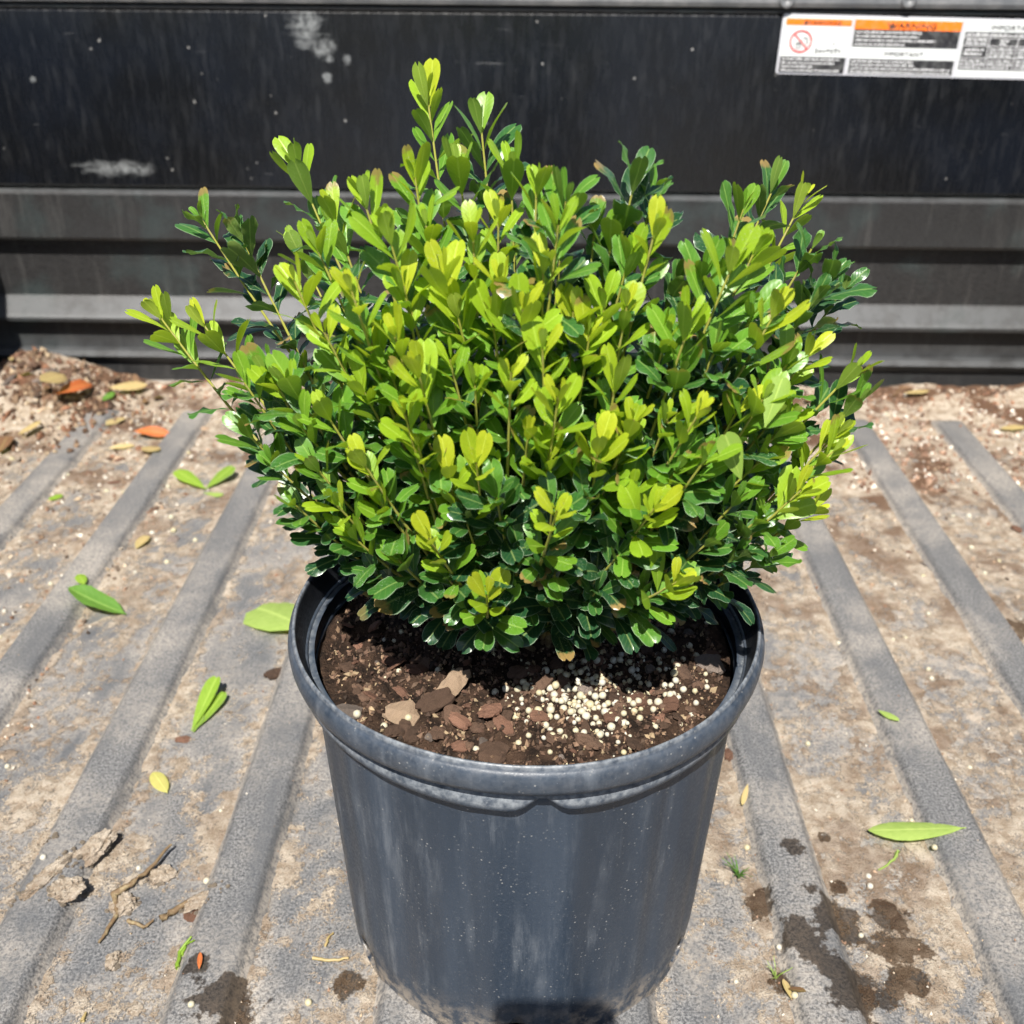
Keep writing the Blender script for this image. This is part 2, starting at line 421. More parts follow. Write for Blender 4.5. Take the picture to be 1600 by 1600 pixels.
def prism_x(name, prof, x0, x1, mat, parent, dust=None, closed=True, seg=1):
    """profile of (y,z) swept along x"""
    V, F, D = [], [], []
    xsx = [x0+(x1-x0)*i/seg for i in range(seg+1)]; k = len(prof)
    for x in xsx:
        for q, (y, z) in enumerate(prof): V.append((x, y, z)); D.append(dust[q] if dust else 0)
    for i in range(seg):
        for q in range(k if closed else k-1):
            a = i*k+q; b = i*k+(q+1) % k; F.append((a, b, b+k, a+k))
    if closed: F.append(tuple(range(k-1, -1, -1))); F.append(tuple(seg*k+q for q in range(k)))
    me = mesh(name, V, F, mat); fattr(me, 'dust', D)
    bm = bmesh.new(); bm.from_mesh(me); bmesh.ops.recalc_face_normals(bm, faces=bm.faces); bm.to_mesh(me); bm.free()
    return link(name, me, parent)

# bed side walls (only the left corner enters the picture)
for sx, X in ((-1, XL), (1, XR)):
    prof = [(0, -.03), (0, .10), (.012, .112), (.012, .20), (0, .212), (0, .33), (.012, .345), (.012, .44), (-.02, .46), (-.02, .52), (.10, .52), (.10, -.03)]
    V, F = [], []
    for y in (-.9, 1.66):
        for a, z in prof: V.append((X+sx*a, y, z))
    k = len(prof)
    for q in range(k): F.append((q, (q+1) % k, (q+1) % k+k, q+k))
    F.append(tuple(range(k))); F.append(tuple(range(2*k-1, k-1, -1)))
    me = mesh('truck_bed_wall', V, F, M_RIB)
    bm = bmesh.new(); bm.from_mesh(me); bmesh.ops.recalc_face_normals(bm, faces=bm.faces); bm.to_mesh(me); bm.free()
    fattr(me, 'dust', [0.1]*len(V)); tag(link('truck_bed_wall', me), kind='structure')

# ------------------------------------------------------------------ tailgate
tg = empty('tailgate', (0, TY, 0))
tag(tg, 'black truck tailgate with glossy upper panel above grey ribbed plastic', 'tailgate')
tg_inv = Matrix.Translation((0, -TY, 0))
X0, X1 = -.833, .833
# lower ribbed liner: (depth relative to front plane, height, dust)
P = [(.012, -.02, .3), (.012, .030, .3), (.000, .043, 1.0), (.004, .051, 1.0), (.016, .0525, .8), (.016, .097, 0), (.0158, .0985, 0), (-.002, .0985, .2), (-.003, .105, 1.0), (.001, .110, 1.0), (.014, .131, .8), (.0165, .135, .1),
     (.0165, .222, 0), (-.001, .2225, .1), (-.003, .227, .3), (-.0025, .288, .1), (-.001, .2925, .8), (.004, .2945, .9), (.03, .2945, .3), (.05, .2945, 0), (.05, -.02, 0)]
prism_x('ribbed_liner', [(a, b) for a, b, _ in P], X0, X1, M_RIB, tg, [d for *_, d in P])
# glossy painted panel
prism_x('upper_panel', [(.003, .2985), (-.001, .3025), (-.001, .524), (.002, .5275), (.05, .5275), (.05, .2985)], X0, X1, M_PAINT, tg)
prism_x('seam_strip', [(.0035, .527), (-.0015, .5285), (-.0015, .5325), (.0035, .5345)], X0+.001, X1-.001, M_RIB, tg)
prism_x('top_cap', [(.004, .534), (-.006, .536), (-.008, .541), (-.007, .572), (.0, .582), (.06, .584), (.06, .534)], X0-.002, X1+.002, M_CAP, tg)
def disc(r, h, n=20, bevel=.25):
    V, F = [], []
    for rr, z in ((r, 0), (r, h*.6), (r*(1-bevel), h), (r*.35, h), (r*.3, h*.5)):
        for i in range(n): a = 2*math.pi*i/n; V.append((rr*math.cos(a), rr*math.sin(a), z))
    for k in range(4):
        for i in range(n): F.append((k*n+i, k*n+(i+1) % n, (k+1)*n+(i+1) % n, (k+1)*n+i))
    F.append(tuple(range(4*n, 5*n))); return V, F
for px in (1230, 1421):
    p = at_y(px, 0, TY-.008)
    v, f = disc(.0105, .0016); mobj('screw', v, f, M_CAP, tg, True, loc=(p.x, -.0078, p.z), rot=(math.pi/2, 0, 0))

# warning sticker: pixel-measured rectangles expressed on the panel's plane
WL = empty('warning_label'); WL.parent = tg
A = at_y(1224, 21, TY-.001); Bp = at_y(1600, 30, TY-.001); Cc = at_y(1219, 115, TY-.001)
UX = (Bp-A)/376.0                                 # metres per photo pixel along the sticker
UZ = (Cc-A); UZ = Vector((0, 0, UZ.z))/94.0
SLOPE = (Bp.z-A.z)/(Bp.x-A.x)
WL.location = (A.x, -.0012, A.z); WL.rotation_euler = (0, -math.atan(SLOPE), 0)
MX, MZ = UX.length, -UZ.z
WL['label'] = 'white warning sticker with two orange bands and rows of fine print'
def rrect(x0, y0, x1, y1, r=0, n=5):
    pts = []
    if r <= 0: pts = [(x0, y0), (x1, y0), (x1, y1), (x0, y1)]
    else:
        for cx, cy, a0 in ((x1-r, y0+r, -90), (x1-r, y1-r, 0), (x0+r, y1-r, 90), (x0+r, y0+r, 180)):
            for i in range(n+1):
                a = R(a0+90*i/n); pts.append((cx+r*math.cos(a), cy+r*math.sin(a)))
    return pts
def plate(name, polys, mat, lift, th=.00035, parent=WL):
    V, F = [], []
    for pts in polys:
        b = len(V); k = len(pts)
        for x, y in pts: V.append((x*MX, -lift, -y*MZ))
        for x, y in pts: V.append((x*MX, -lift+th, -y*MZ))
        F.append(tuple(b+i for i in range(k)))
        for i in range(k): F.append((b+i, b+k+i, b+k+(i+1) % k, b+(i+1) % k))
    return mobj(name, V, F, mat, parent)
L0, L1, L2, L3 = .0004, .0008, .0012, .0016
SW = 520
plate('backing', [rrect(0, 0, SW, 94, 5)], M_CLEAR, L0)
plate('white_field', [rrect(3, 3, 109, 66, 2), rrect(114, 3, 282, 91, 1), rrect(287, 3, SW-4, 91, 1)], M_WHITE, L1)
plate('orange_band', [rrect(6, 7, 109, 17)], M_ORANGE, L2); plate('orange_band', [rrect(114, 6, 282, 21)], M_ORANGE, L2)
plate('black_field', [rrect(4, 66, 108, 91)], M_BLACK, L2); plate('black_field', [rrect(115, 21, 281, 48)], M_BLACK, L2)
plate('black_field', [rrect(115, 67, 281, 90)], M_BLACK, L2); plate('black_field', [rrect(289, 21, SW-6, 80)], M_BLACK, L2)
# table rules of the right-hand field
plate('table_rule', [rrect(289, 29, SW-6, 29.8), rrect(289, 42, SW-6, 42.8), rrect(289, 61, SW-6, 61.8), rrect(329, 29, 329.8, 80), rrect(374, 29, 374.8, 80), rrect(430, 29, 430.8, 80)], M_GLYPH, L3)
rt = random.Random(3)
def print_rows(rows):
    """rows of print too small to read: word-like runs of tiny strokes"""
    polys = []
    for x0, x1, y, h in rows:
        x = x0
        while x < x1:
            wl = rt.randint(3, 9)
            for k in range(wl):
                if x > x1: break
                cw = rt.uniform(.9, 1.5); hh = h*rt.choice((.6, .62, .9, 1.0))
                polys.append([(x, y+h-hh), (x+cw*.42, y+h-hh), (x+cw*.42, y+h), (x, y+h)])
                polys.append([(x+cw*.42, y+h-hh*rt.choice((.3, .6, 1))), (x+cw*.9, y+h-hh*.6), (x+cw*.9, y+h-hh*.35), (x+cw*.42, y+h-hh*.1)])
                x += cw+.25
            x += 1.4
    return polys
def rows(x0, y0, widths, step, h): return [(x0, x0+w_, y0+i*step, h) for i, w_ in enumerate(widths)]
plate('fine_print', print_rows(rows(7, 68, (90, 84, 50, 94), 5.9, 3.3)), M_GLYPH, L3)
plate('fine_print', print_rows(rows(118, 23, (102, 98, 126, 80), 6.3, 3.6)), M_GLYPH, L3)
plate('fine_print', print_rows(rows(118, 69, (98, 100, 160, 158), 5.6, 3.3)), M_GLYPH, L3)
plate('fine_print', print_rows(rows(291, 23, (200,), 5, 4)+rows(293, 31, (33, 33), 5.2, 3.8)+rows(346, 32, (14, 12), 4.6, 3.6)+rows(293, 46, (30, 28), 6.5, 4.6)+rows(333, 45, (38, 38, 38), 5.3, 3.8)
      + rows(378, 45, (48, 48, 48), 5.3, 3.8)+rows(291, 64, (34, 36, 34), 5.2, 3.8)+rows(333, 64, (38, 39, 36), 5.2, 3.8)+rows(378, 64, (48, 46, 40), 5.2, 3.8)), M_GLYPH, L3)
# no-riding pictogram
def ring(cx, cy, r0, r1, n=36):
    return [[(cx+r0*math.cos(2*math.pi*i/n), cy+r0*math.sin(2*math.pi*i/n)), (cx+r1*math.cos(2*math.pi*i/n), cy+r1*math.sin(2*math.pi*i/n)),
             (cx+r1*math.cos(2*math.pi*(i+1)/n), cy+r1*math.sin(2*math.pi*(i+1)/n)), (cx+r0*math.cos(2*math.pi*(i+1)/n), cy+r0*math.sin(2*math.pi*(i+1)/n))] for i in range(n)]
plate('prohibition_ring', ring(33, 42, 15.2, 17.8)+[[(21.0, 31.4), (22.6, 29.8), (45, 52.6), (43.4, 54.2)]], M_RED, L3)
plate('pictogram', ring(30, 50, 2.6, 4.2, 14)+[rrect(36, 36, 44, 38), rrect(42, 38, 44, 47), rrect(25, 44, 35, 45.6), rrect(34, 40, 35.6, 45)], M_INK, L2)
plate('pictogram', [rrect(58+i*6.2, 52+(i*37 % 5), 60.6+i*6.2, 61-(i*53 % 4)) for i in range(7)]+[[(84, 43), (87, 43), (85, 50)], [(60, 56), (96, 53), (96, 54.2), (60, 57.2)]], M_INK, L2)
def text(name, s, x, y, h, mat, lift, sx=1.0):
    cu = bpy.data.curves.new(name, 'FONT'); cu.body = s; cu.size = h*1.38; cu.align_x = 'CENTER'; cu.extrude = .04*h
    o = bpy.data.objects.new(name, cu); COL.objects.link(o)
    dg = bpy.context.evaluated_depsgraph_get(); me = bpy.data.meshes.new_from_object(o.evaluated_get(dg))
    bpy.data.objects.remove(o); bpy.data.curves.remove(cu)
    for v in me.vertices: v.co = Vector((v.co.x*sx*MX + x*MX, -lift-v.co.z*MX, v.co.y*MZ - y*MZ))
    me.materials.clear(); me.materials.append(mat); link(name, me, WL)
text('lettering', 'WARNING', 64, 15.2, 6, M_BLACK, L3, 1.45); text('lettering', 'WARNING', 204, 18.4, 8.6, M_BLACK, L3, 1.35)
text('lettering', 'IMPORTANT', 198, 61, 6.4, M_INK, L3, 1.3); text('lettering', 'IMPORTANT', 364, 17, 7.4, M_INK, L3, 1.3)
plate('alert_triangle', [[(34, 15.6), (40, 15.6), (37, 9)]], M_BLACK, L3); plate('alert_triangle', [[(168, 19), (176, 19), (172, 10.4)]], M_BLACK, L3)

# ------------------------------------------------------------------ nursery pot
PC = Vector((.0025, .5170, 0)); PHT = .258
pot = empty('nursery_pot', PC)
tag(pot, 'dusty dark grey round plastic nursery pot holding the shrub', 'plant pot')
NS = 224
def lathe(prof, fn=None, n=NS):
    V, F = [], []
    k = len(prof)
    for i in range(n):
        a = 2*math.pi*i/n
        for q, (r_, z) in enumerate(prof):
            if fn: r2, z2 = fn(a, r_, z, q)
            else: r2, z2 = r_, z
            V.append((r2*math.cos(a), r2*math.sin(a), z2))
    for i in range(n):
        for q in range(k-1):
            a = i*k+q; b = ((i+1) % n)*k+q; F.append((a, b, b+1, a+1))
    return V, F
R_TOP, R_BOT = .1300, .1205
def rwall(z): return R_BOT+(R_TOP-R_BOT)*min(1, max(0, (z-.012)/.21))
prof = [(.0, .006), (.06, .006), (.109, .005), (.113, .0005), (.1165, .001), (.1188, .004), (.1202, .009)]
prof += [(rwall(z), z) for z in np.linspace(.014, .2262, 30)]
prof += [(R_TOP-.0022, .2264)] + [(rwall(z)-.0022, z) for z in np.linspace(.2245, .014, 12)] + [(.112, .0078), (.0, .0078)]
def flute(a, r_, z, q):
    if .012 < z < .235 and r_ > .09:
        k = sm(.012, .04, z)*sm(.235, .20, z)
        r_ += k*(.0006*math.cos(a*19+.4) + .0005*math.cos(a*34+2) + .0008*math.cos(a*3+1))
    return r_, z
V, F = lathe(prof, flute)
me = mesh('pot_wall', V, F, M_POT, True)
body = link('pot_wall', me, pot)
# drain holes cut for real
bm = bmesh.new(); bm.from_mesh(me); bmesh.ops.remove_doubles(bm, verts=bm.verts, dist=1e-5); bmesh.ops.recalc_face_normals(bm, faces=bm.faces); bm.to_mesh(me); bm.free()
dgs = []
for adeg in (-91, -148, -30, 30, 90, 150):
    a = R(adeg)
    v, f = [], []
    n = 24
    for s in (.096, .138):
        for i in range(n):
            t = 2*math.pi*i/n
            tx, tz = .0125*math.cos(t), .0095*math.sin(t)
            v.append((s*math.cos(a)-tx*math.sin(a), s*math.sin(a)+tx*math.cos(a), .0195+tz))
    for i in range(n): f.append((i, (i+1) % n, n+(i+1) % n, n+i))
    f.append(tuple(range(n-1, -1, -1))); f.append(tuple(range(n, 2*n)))
    cme = mesh('cut', v, f, M_POT); co = link('cut', cme, None, loc=PC)
    bm = bmesh.new(); bm.from_mesh(cme); bmesh.ops.recalc_face_normals(bm, faces=bm.faces); bm.to_mesh(cme); bm.free()
    md = body.modifiers.new('b', 'BOOLEAN'); md.operation = 'DIFFERENCE'; md.object = co; md.solver = 'EXACT'
    dgs.append(co)
bpy.context.view_layer.update()
dg = bpy.context.evaluated_depsgraph_get()
nm = bpy.data.meshes.new_from_object(body.evaluated_get(dg)); body.modifiers.clear(); body.data = nm
for c_ in dgs:
    m_ = c_.data; bpy.data.objects.remove(c_); bpy.data.meshes.remove(m_)
nm.polygons.foreach_set('use_smooth', [True]*len(nm.polygons))
fattr(nm, 'scuff', [0.0]*len(nm.vertices))
fattr(nm, 'inner_face', [1.0 if (v.co.z > .01 and v.co.xy.length < flute(math.atan2(v.co.y, v.co.x), rwall(v.co.z), v.co.z, 0)[0]-.0011) else 0.0 for v in nm.vertices])
fattr(nm, 'grime', [.75*sm(.05, .0, v.co.z) for v in nm.vertices])
# rolled rim
RO = .1432
rp = [(RO-.0105, .236), (RO-.0105, .2375), (RO-.0085, .2385), (RO-.0030, .2380), (RO-.0010, .2392), (RO, .2425), (RO+.0004, .247), (RO-.0003, .2508), (RO-.0016, .2532), (RO-.0024, .2536), (RO-.0026, .2552),
      (RO-.0032, .2565), (RO-.0040, .2567), (RO-.0046, .2558), (RO-.0050, .2535), (RO-.0058, .250), (RO-.0075, .243), (RO-.0105, .234), (RO-.0135, .2265), (RO-.0145, .2250)]
V, F = lathe(rp, lambda a, r_, z, q: (r_+.0005*math.sin(a*5+1), z+.0006*math.sin(2*a+.5)))
me = mesh('rim', V, F, M_POT, True); fattr(me, 'scuff', [(.85 if 10 <= (i % len(rp)) <= 13 else .14 if (i % len(rp)) < 10 else 0) for i in range(len(V))]); fattr(me, 'grime', [.03]*len(V))
fattr(me, 'inner_face', [(0 if (i % len(rp)) < 14 else 1) for i in range(len(V))])
link('rim', me, pot)
# stacking ledge below the rim, pinched at intervals
rp = [(R_TOP-.0015, .2375), (R_TOP+.0030, .2365), (R_TOP+.0062, .2330), (R_TOP+.0078, .2290), (R_TOP+.0078, .2262), (R_TOP+.0066, .2240), (R_TOP+.0030, .2235), (R_TOP-.002, .2230)]
def pinch(a, r_, z, q):
    d = min(abs(((math.degrees(a)-p_+180) % 360)-180) for p_ in (-86, 34, 154))
    k = math.exp(-(d/3.6)**2)
    z = .2345+(z-.2345)*(1-.62*k) - .0022*(1-k)*sm(45, 6, d)*(1 if q > 1 else 0)
    return r_-.0022*k*(1 if q > 0 else 0), z
V, F = lathe(rp, pinch)
me = mesh('stacking_ledge', V, F, M_POT, True); fattr(me, 'scuff', [(.8 if 1 <= (i % len(rp)) <= 3 else .05) for i in range(len(V))]); fattr(me, 'grime', [.02]*len(V))
fattr(me, 'inner_face', [0]*len(V)); link('stacking_ledge', me, pot)

# ------------------------------------------------------------------ potting soil
SZ = .2285
def soil_h(x, y):
    r_ = math.hypot(x, y)
    return .0055*noise.fractal((x*28, y*28, 1.), 1, 2, 3) + .0034*noise.fractal((x*95, y*95, 4.), .8, 2, 3) + .006*max(0, 1-r_/.06) - .002*sm(.08, .12, r_)
V, F = [(0, 0, soil_h(0, 0))], []
NR, NA = 62, 200
for i in range(1, NR+1):
    r_ = .1262*i/NR
    for k in range(NA):
        a = 2*math.pi*k/NA; x, y = r_*math.cos(a), r_*math.sin(a); V.append((x, y, soil_h(x, y)))
for k in range(NA): F.append((0, 1+k, 1+(k+1) % NA))
for i in range(NR-1):
    for k in range(NA):
        a = 1+i*NA+k; b = 1+i*NA+(k+1) % NA; F.append((a, a+NA, b+NA, b))
sv = len(V)
for k in range(NA):
    a = 2*math.pi*k/NA; V.append((.118*math.cos(a), .118*math.sin(a), -.03))
for k in range(NA): F.append((1+(NR-1)*NA+k, sv+k, sv+(k+1) % NA, 1+(NR-1)*NA+(k+1) % NA))
so_ = mobj('potting_soil', V, F, M_SOIL, None, True, loc=(PC.x, PC.y, SZ))
tag(so_, 'dark brown bark-based potting soil filling the pot', 'soil', kind='stuff')
def on_soil(px, py):
    p = at_z(px, py, SZ)
    for _ in range(3): p = at_z(px, py, SZ+soil_h(p.x-PC.x, p.y-PC.y))
    return p

# grains: many tiny pieces in one mesh
OCT = np.array([(1, 0, 0), (-1, 0, 0), (0, 1, 0), (0, -1, 0), (0, 0, 1), (0, 0, -1)], float)
OF = [(0, 2, 4), (2, 1, 4), (1, 3, 4), (3, 0, 4), (2, 0, 5), (1, 2, 5), (3, 1, 5), (0, 3, 5)]
def grains(name, pts, sizes, cols, loc=None):
    n = len(pts); V = np.zeros((n, 6, 3)); C = np.ones((n, 6, 4))
    for i in range(n):
        m = np.array(Euler((rng.uniform(0, 6), rng.uniform(0, 6), rng.uniform(0, 6))).to_matrix())
        s = sizes[i]*np.array([rng.uniform(.7, 1.6), rng.uniform(.6, 1.1), rng.uniform(.45, .9)])
        V[i] = (OCT*s*rng.uniform(.75, 1.2, (6, 1))) @ m.T + np.array(pts[i]); C[i, :, :3] = np.array(cols[i])*rng.uniform(.75, 1.2)
    F = (np.array(OF)[None]+6*np.arange(n)[:, None, None]).reshape(-1, 3)
    me = mesh(name, V.reshape(-1, 3).tolist(), F.tolist(), M_GRAIN); cattr(me, 'gcol', C.reshape(-1, 4))
    return link(name, me, None, loc=loc)
PAL = [(.42, .34, .25), (.30, .20, .13), (.55, .50, .42), (.20, .11, .07), (.24, .15, .10), (.10, .07, .05), (.38, .29, .19), (.15, .11, .08), (.26, .21, .16)]
pts, sz, cl_ = [], [], []
def litter(n, fx, smin, smax, pal, lift=.4):
    k = 0
    while k < n:
        x, y = fx()
        if not (XL+.01 < x < XR-.01 and .2 < y < 1.475): k += 1; continue
        z = max(zfloor(x, y), dirt_h(x, y)); s = random.uniform(smin, smax)*random.choice((.6, .8, 1, 1))
        pts.append((x, y, z+s*lift)); sz.append(s); cl_.append(random.choice(pal)); k += 1
def in_valley(x0, x1, y0, y1):
    def f():
        for _ in range(20):
            x = random.uniform(x0, x1); y = random.uniform(y0, y1)
            if rib_mask(x) < .35 and dirt_h(x, y) > random.uniform(-.0012, .001): return x, y
        return x, y
    return f
litter(3800, in_valley(-.74, .74, .28, 1.0), .0005, .0015, PAL)
litter(2600, in_valley(.05, .74, .32, 1.1), .0006, .0016, PAL)
litter(2200, in_valley(-.75, .75, .9, 1.45), .001, .0030, PAL)
litter(1700, in_valley(-.75, -.42, .62, 1.40), .0010, .0036, PAL+[(.50, .46, .39)])
litter(700, lambda: (random.gauss(-.68, .07), random.gauss(1.40, .08)), .0025, .008, [(.11, .065, .04), (.08, .048, .03), (.18, .12, .075), (.055, .035, .024), (.19, .095, .055), (.30, .23, .15)])
litter(1300, lambda: (random.uniform(-.74, .74), 1.475-abs(random.gauss(0, .045))), .0015, .005, [(.16, .09, .06), (.22, .14, .09), (.09, .055, .04), (.40, .33, .26), (.26, .13, .075)])
litter(700, in_valley(.42, .75, 1.15, 1.46), .002, .0055, [(.20, .12, .08), (.14, .08, .055), (.55, .5, .43), (.34, .22, .15)])
litter(900, lambda: (random.uniform(-.74, .74), random.uniform(.3, 1.3)), .0004, .0010, PAL)
grn = grains('grit', pts, sz, cl_); tag(grn, 'sandy grit and crumbs strewn over the bed floor', 'grit', kind='stuff')

pts, sz, cl_ = [], [], []
for _ in range(6500):
    a = random.uniform(0, 2*math.pi); r_ = .122*math.sqrt(random.random()); x, y = r_*math.cos(a), r_*math.sin(a)
    s = random.uniform(.0006, .0026)*random.choice((.4, .6, .8, 1))
    pts.append((x, y, soil_h(x, y)+s*.4)); sz.append(s)
    cl_.append(random.choice([(.05, .03, .02), (.10, .06, .04), (.16, .10, .065), (.07, .045, .03), (.03, .02, .014), (.05, .03, .02), (.08, .045, .03), (.12, .07, .045), (.20, .13, .08), (.27, .20, .12)]))
sg = grains('soil_crumbs', pts, sz, cl_, loc=(PC.x, PC.y, SZ)); tag(sg, 'small dark bark crumbs covering the potting soil', 'bark crumbs', kind='stuff')

# ------------------------------------------------------------------ bark chips
def chip_mesh(name, mat, l, w_, h, seed):
    """split bark flake: ragged outline, fibrous ridged top, slight bow"""
    r_ = random.Random(seed); nx_, ny_ = 8, 5; V, F = [], []
    le = [r_.uniform(.75, 1.05) for _ in range(ny_)]; ri = [r_.uniform(.75, 1.05) for _ in range(ny_)]
    bow = r_.uniform(-.25, .25); tap = r_.uniform(-.35, .35); rid = [r_.uniform(-.35, .35) for _ in range(ny_)]
    for side in (1, -1):
        for j in range(ny_):
            for i in range(nx_):
                u = i/(nx_-1)*2-1; v = j/(ny_-1)*2-1
                x = l/2*u*(ri[j] if u > 0 else le[j]); y = w_/2*v*(1+tap*u)*(1-.35*abs(u)**3)+w_*.05*r_.uniform(-1, 1)
                ed = 1-.55*max(abs(u)**4, abs(v)**4)
                V.append((x, y, side*h/2*ed*(1+rid[j]*(side > 0)+r_.uniform(-.18, .18))+bow*l*.25*u*u))
    n1 = nx_*ny_
    for j in range(ny_-1):
        for i in range(nx_-1):
            a = j*nx_+i; F.append((a, a+1, a+nx_+1, a+nx_)); F.append((n1+a, n1+a+nx_, n1+a+nx_+1, n1+a+1))
    per = [i for i in range(nx_)]+[j*nx_+nx_-1 for j in range(1, ny_)]+[(ny_-1)*nx_+i for i in range(nx_-2, -1, -1)]+[j*nx_ for j in range(ny_-2, 0, -1)]
    for k in range(len(per)): a, b = per[k], per[(k+1) % len(per)]; F.append((b, a, n1+a, n1+b))
    return mesh(name, V, F, mat)
CH = [chip_mesh('bark_chip', M_CHIP[i % 4], random.uniform(.8, 1.2), random.uniform(.45, .8), random.uniform(.16, .3), 40+i) for i in range(16)]
def chip(p, size, rz, tilt=(0, 0), mi=None, label=None, cat='bark chip', group=None, name='bark_chip', lift=.12, sy=1.):
    me = CH[mi if mi is not None else random.randrange(16)]
    size *= .86 if 'soil' in (label or '') else 1
    o = link(name, me, None, loc=(p.x, p.y, p.z+size*lift*.6), rot=(tilt[0], tilt[1], rz), scale=(size, size*sy, size))
    tag(o, label, cat, group); return o
# the ones that can be told apart (photo pixels give the spot on the soil)
for px, py, s, rz, tl, mi, lab in (
        (628, 1118, .024, -.2, (.2, .1), 6, 'tan bark chip at left of the soil near the rim'),
        (765, 1115, .022, 1.3, (-.3, .2), 4, 'pink-brown bark chip lying in the middle front of the soil'),
        (785, 1135, .015, -.9, (.3, .3), 0, 'narrow reddish chip leaning on the pink-brown chip'),
        (725, 1168, .016, .2, (.1, .1), 8, 'orange-brown bark flake beside the front rim'),
        (768, 1180, .020, -.1, (.1, 0), 5, 'brown bark strip lying along the front rim'),
        (545, 1045, .016, .9, (.1, .3), 9, 'dark brown chip at the far left of the soil'),
        (1108, 1040, .022, .1, (.35, .1), 3, 'grey flat chip at the right edge of the soil'),
        (1000, 1095, .012, .4, (.2, .1), 12, 'small reddish chip beside the bead patch on its right'),
        (545, 1115, .018, 0, (.2, .2), 11, 'grey-green chip tucked against the left inner rim'),
        (680, 1100, .020, .5, (.1, -.2), 1, 'dark weathered chip between the tan chip and the splinter'),
        (915, 1080, .013, .2, (.1, .3), 7, 'grey chip lying within the patch of white beads'),
        (650, 1150, .015, 1.1, (.2, .2), 13, 'dark brown chip near the front left of the rim'),
        (1030, 1125, .012, 0.6, (.2, .0), 0, 'red-brown chip at the right front of the soil')):
    chip(on_soil(px, py), s, rz, tl, mi, lab)
for i in range(115):
    for _ in range(30):
        px, py = random.uniform(480, 1160), random.uniform(960, 1190); p = on_soil(px, py)
        if math.hypot(p.x-PC.x, p.y-PC.y) < .117: break
    chip(p, random.choice((.007, .009, .012, .016))*random.uniform(.8, 1.2), random.uniform(0, 6.3), (random.uniform(-.6, .6), random.uniform(-.5, .5)), random.choice((0, 1, 4, 5, 8, 9, 12, 13, 7, 1, 5, 9, 13)),
         'small brown bark chip scattered on the potting soil', group='small bark chips on the soil')
chip(on_soil(706, 1082), .034, .85, (.5, -.45), 2, 'long tan wood splinter standing up from the soil', sy=.55, lift=.3)
# mulch on the bed floor
def on_floor(px, py):
    p = at_z(px, py, 0)
    for _ in range(3): p = at_z(px, py, max(zfloor(p.x, p.y), dirt_h(p.x, p.y)))
    return p
for px, py, s, rz, mi, lab, in ((430, 1055, .020, .8, 1, 'dark brown chip on the floor just left of the pot'), (287, 1157, .014, .2, 0, 'small brown chip beside the lime leaf cluster'),
                               (1590, 828, .018, -.7, 8, 'orange-brown chip on the floor at the right frame edge'), (300, 1432, .014, .1, 4, 'reddish chip by the dead twigs at lower left'),
                               (1140, 1180, .018, 1.2, 0, 'red-brown chip in the shade right of the pot')):
    chip(on_floor(px, py), s, rz, (.1, .2), mi, lab)
for i in range(100):
    if i < 65: p = Vector((XL+.02+abs(random.gauss(0, .09)), 1.46-abs(random.gauss(0, .11)), 0)); lab = 'brown bark chip in the mulch heaped in the bed corner'; gp = 'mulch chips in the left corner'
    else: p = Vector((random.uniform(-.6, .73), 1.47-abs(random.gauss(0, .035)), 0)); lab = 'brown bark chip lying along the foot of the tailgate'; gp = 'chips along the tailgate foot'
    p.z = max(zfloor(p.x, p.y), dirt_h(p.x, p.y))
    chip(p, random.uniform(.010, .028) if i < 65 else random.uniform(.008, .018), random.uniform(0, 6.3), (random.uniform(-.5, .5), random.uniform(-.5, .5)), random.choice((0, 1, 4, 5, 8, 9, 12, 13, 3, 7, 2)), lab, group=gp)
for i in range(36):
    x, y = in_valley(-.75, -.40, .68, 1.38)(); p = Vector((x, y, max(zfloor(x, y), dirt_h(x, y))))
    chip(p, random.uniform(.006, .016), random.uniform(0, 6.3), (random.uniform(-.3, .3), random.uniform(-.3, .3)), None, 'small bark chip in the gritty valley at the left of the floor', group='chips in the left valleys')
for i in range(24):
    x, y = in_valley(.1, .75, .5, 1.40)(); p = Vector((x, y, max(zfloor(x, y), dirt_h(x, y))))
    chip(p, random.uniform(.004, .010), random.uniform(0, 6.3), (random.uniform(-.3, .3), random.uniform(-.3, .3)), None, 'small bark crumb in a dirt valley right of the pot', group='crumbs in the right valleys')

# ------------------------------------------------------------------ white beads
bmx = bmesh.new(); bmesh.ops.create_icosphere(bmx, subdivisions=2, radius=1)
for v in bmx.verts: v.co *= 1+.10*noise.noise(v.co*1.6)
BEAD = bpy.data.meshes.new('fertilizer_bead'); bmx.to_mesh(BEAD); bmx.free(); BEAD.materials.append(M_BEAD)
BEAD.polygons.foreach_set('use_smooth', [True]*len(BEAD.polygons))
taken = []
def bead(p, s, label, group, name='fertilizer_bead'):
    z = p.z+s*random.uniform(-.1, .75)
    for q, qs in taken:
        if (q-Vector((p.x, p.y, q.z))).length < (s+qs)*.8: z = max(z, q.z+(s+qs)*.55) if random.random() < .3 else z
    o = link(name, BEAD, None, loc=(p.x, p.y, z), rot=(random.uniform(0, 6), random.uniform(0, 6), 0), scale=(s*random.uniform(.92, 1.12), s, s*random.uniform(.9, 1.05)))
    taken.append((Vector((p.x, p.y, z)), s)); tag(o, label, 'bead', group)
pts, sz, cl_ = [], [], []
for _ in range(230):
    p = on_soil(random.gauss(940, 75), random.gauss(1078, 42))
    if math.hypot(p.x-PC.x, p.y-PC.y) < .117:
        s = random.uniform(.0007, .0013); pts.append((p.x, p.y, p.z+s*.4)); sz.append(s); cl_.append(random.choice(((.42, .38, .25), (.5, .47, .38), (.3, .26, .15))))
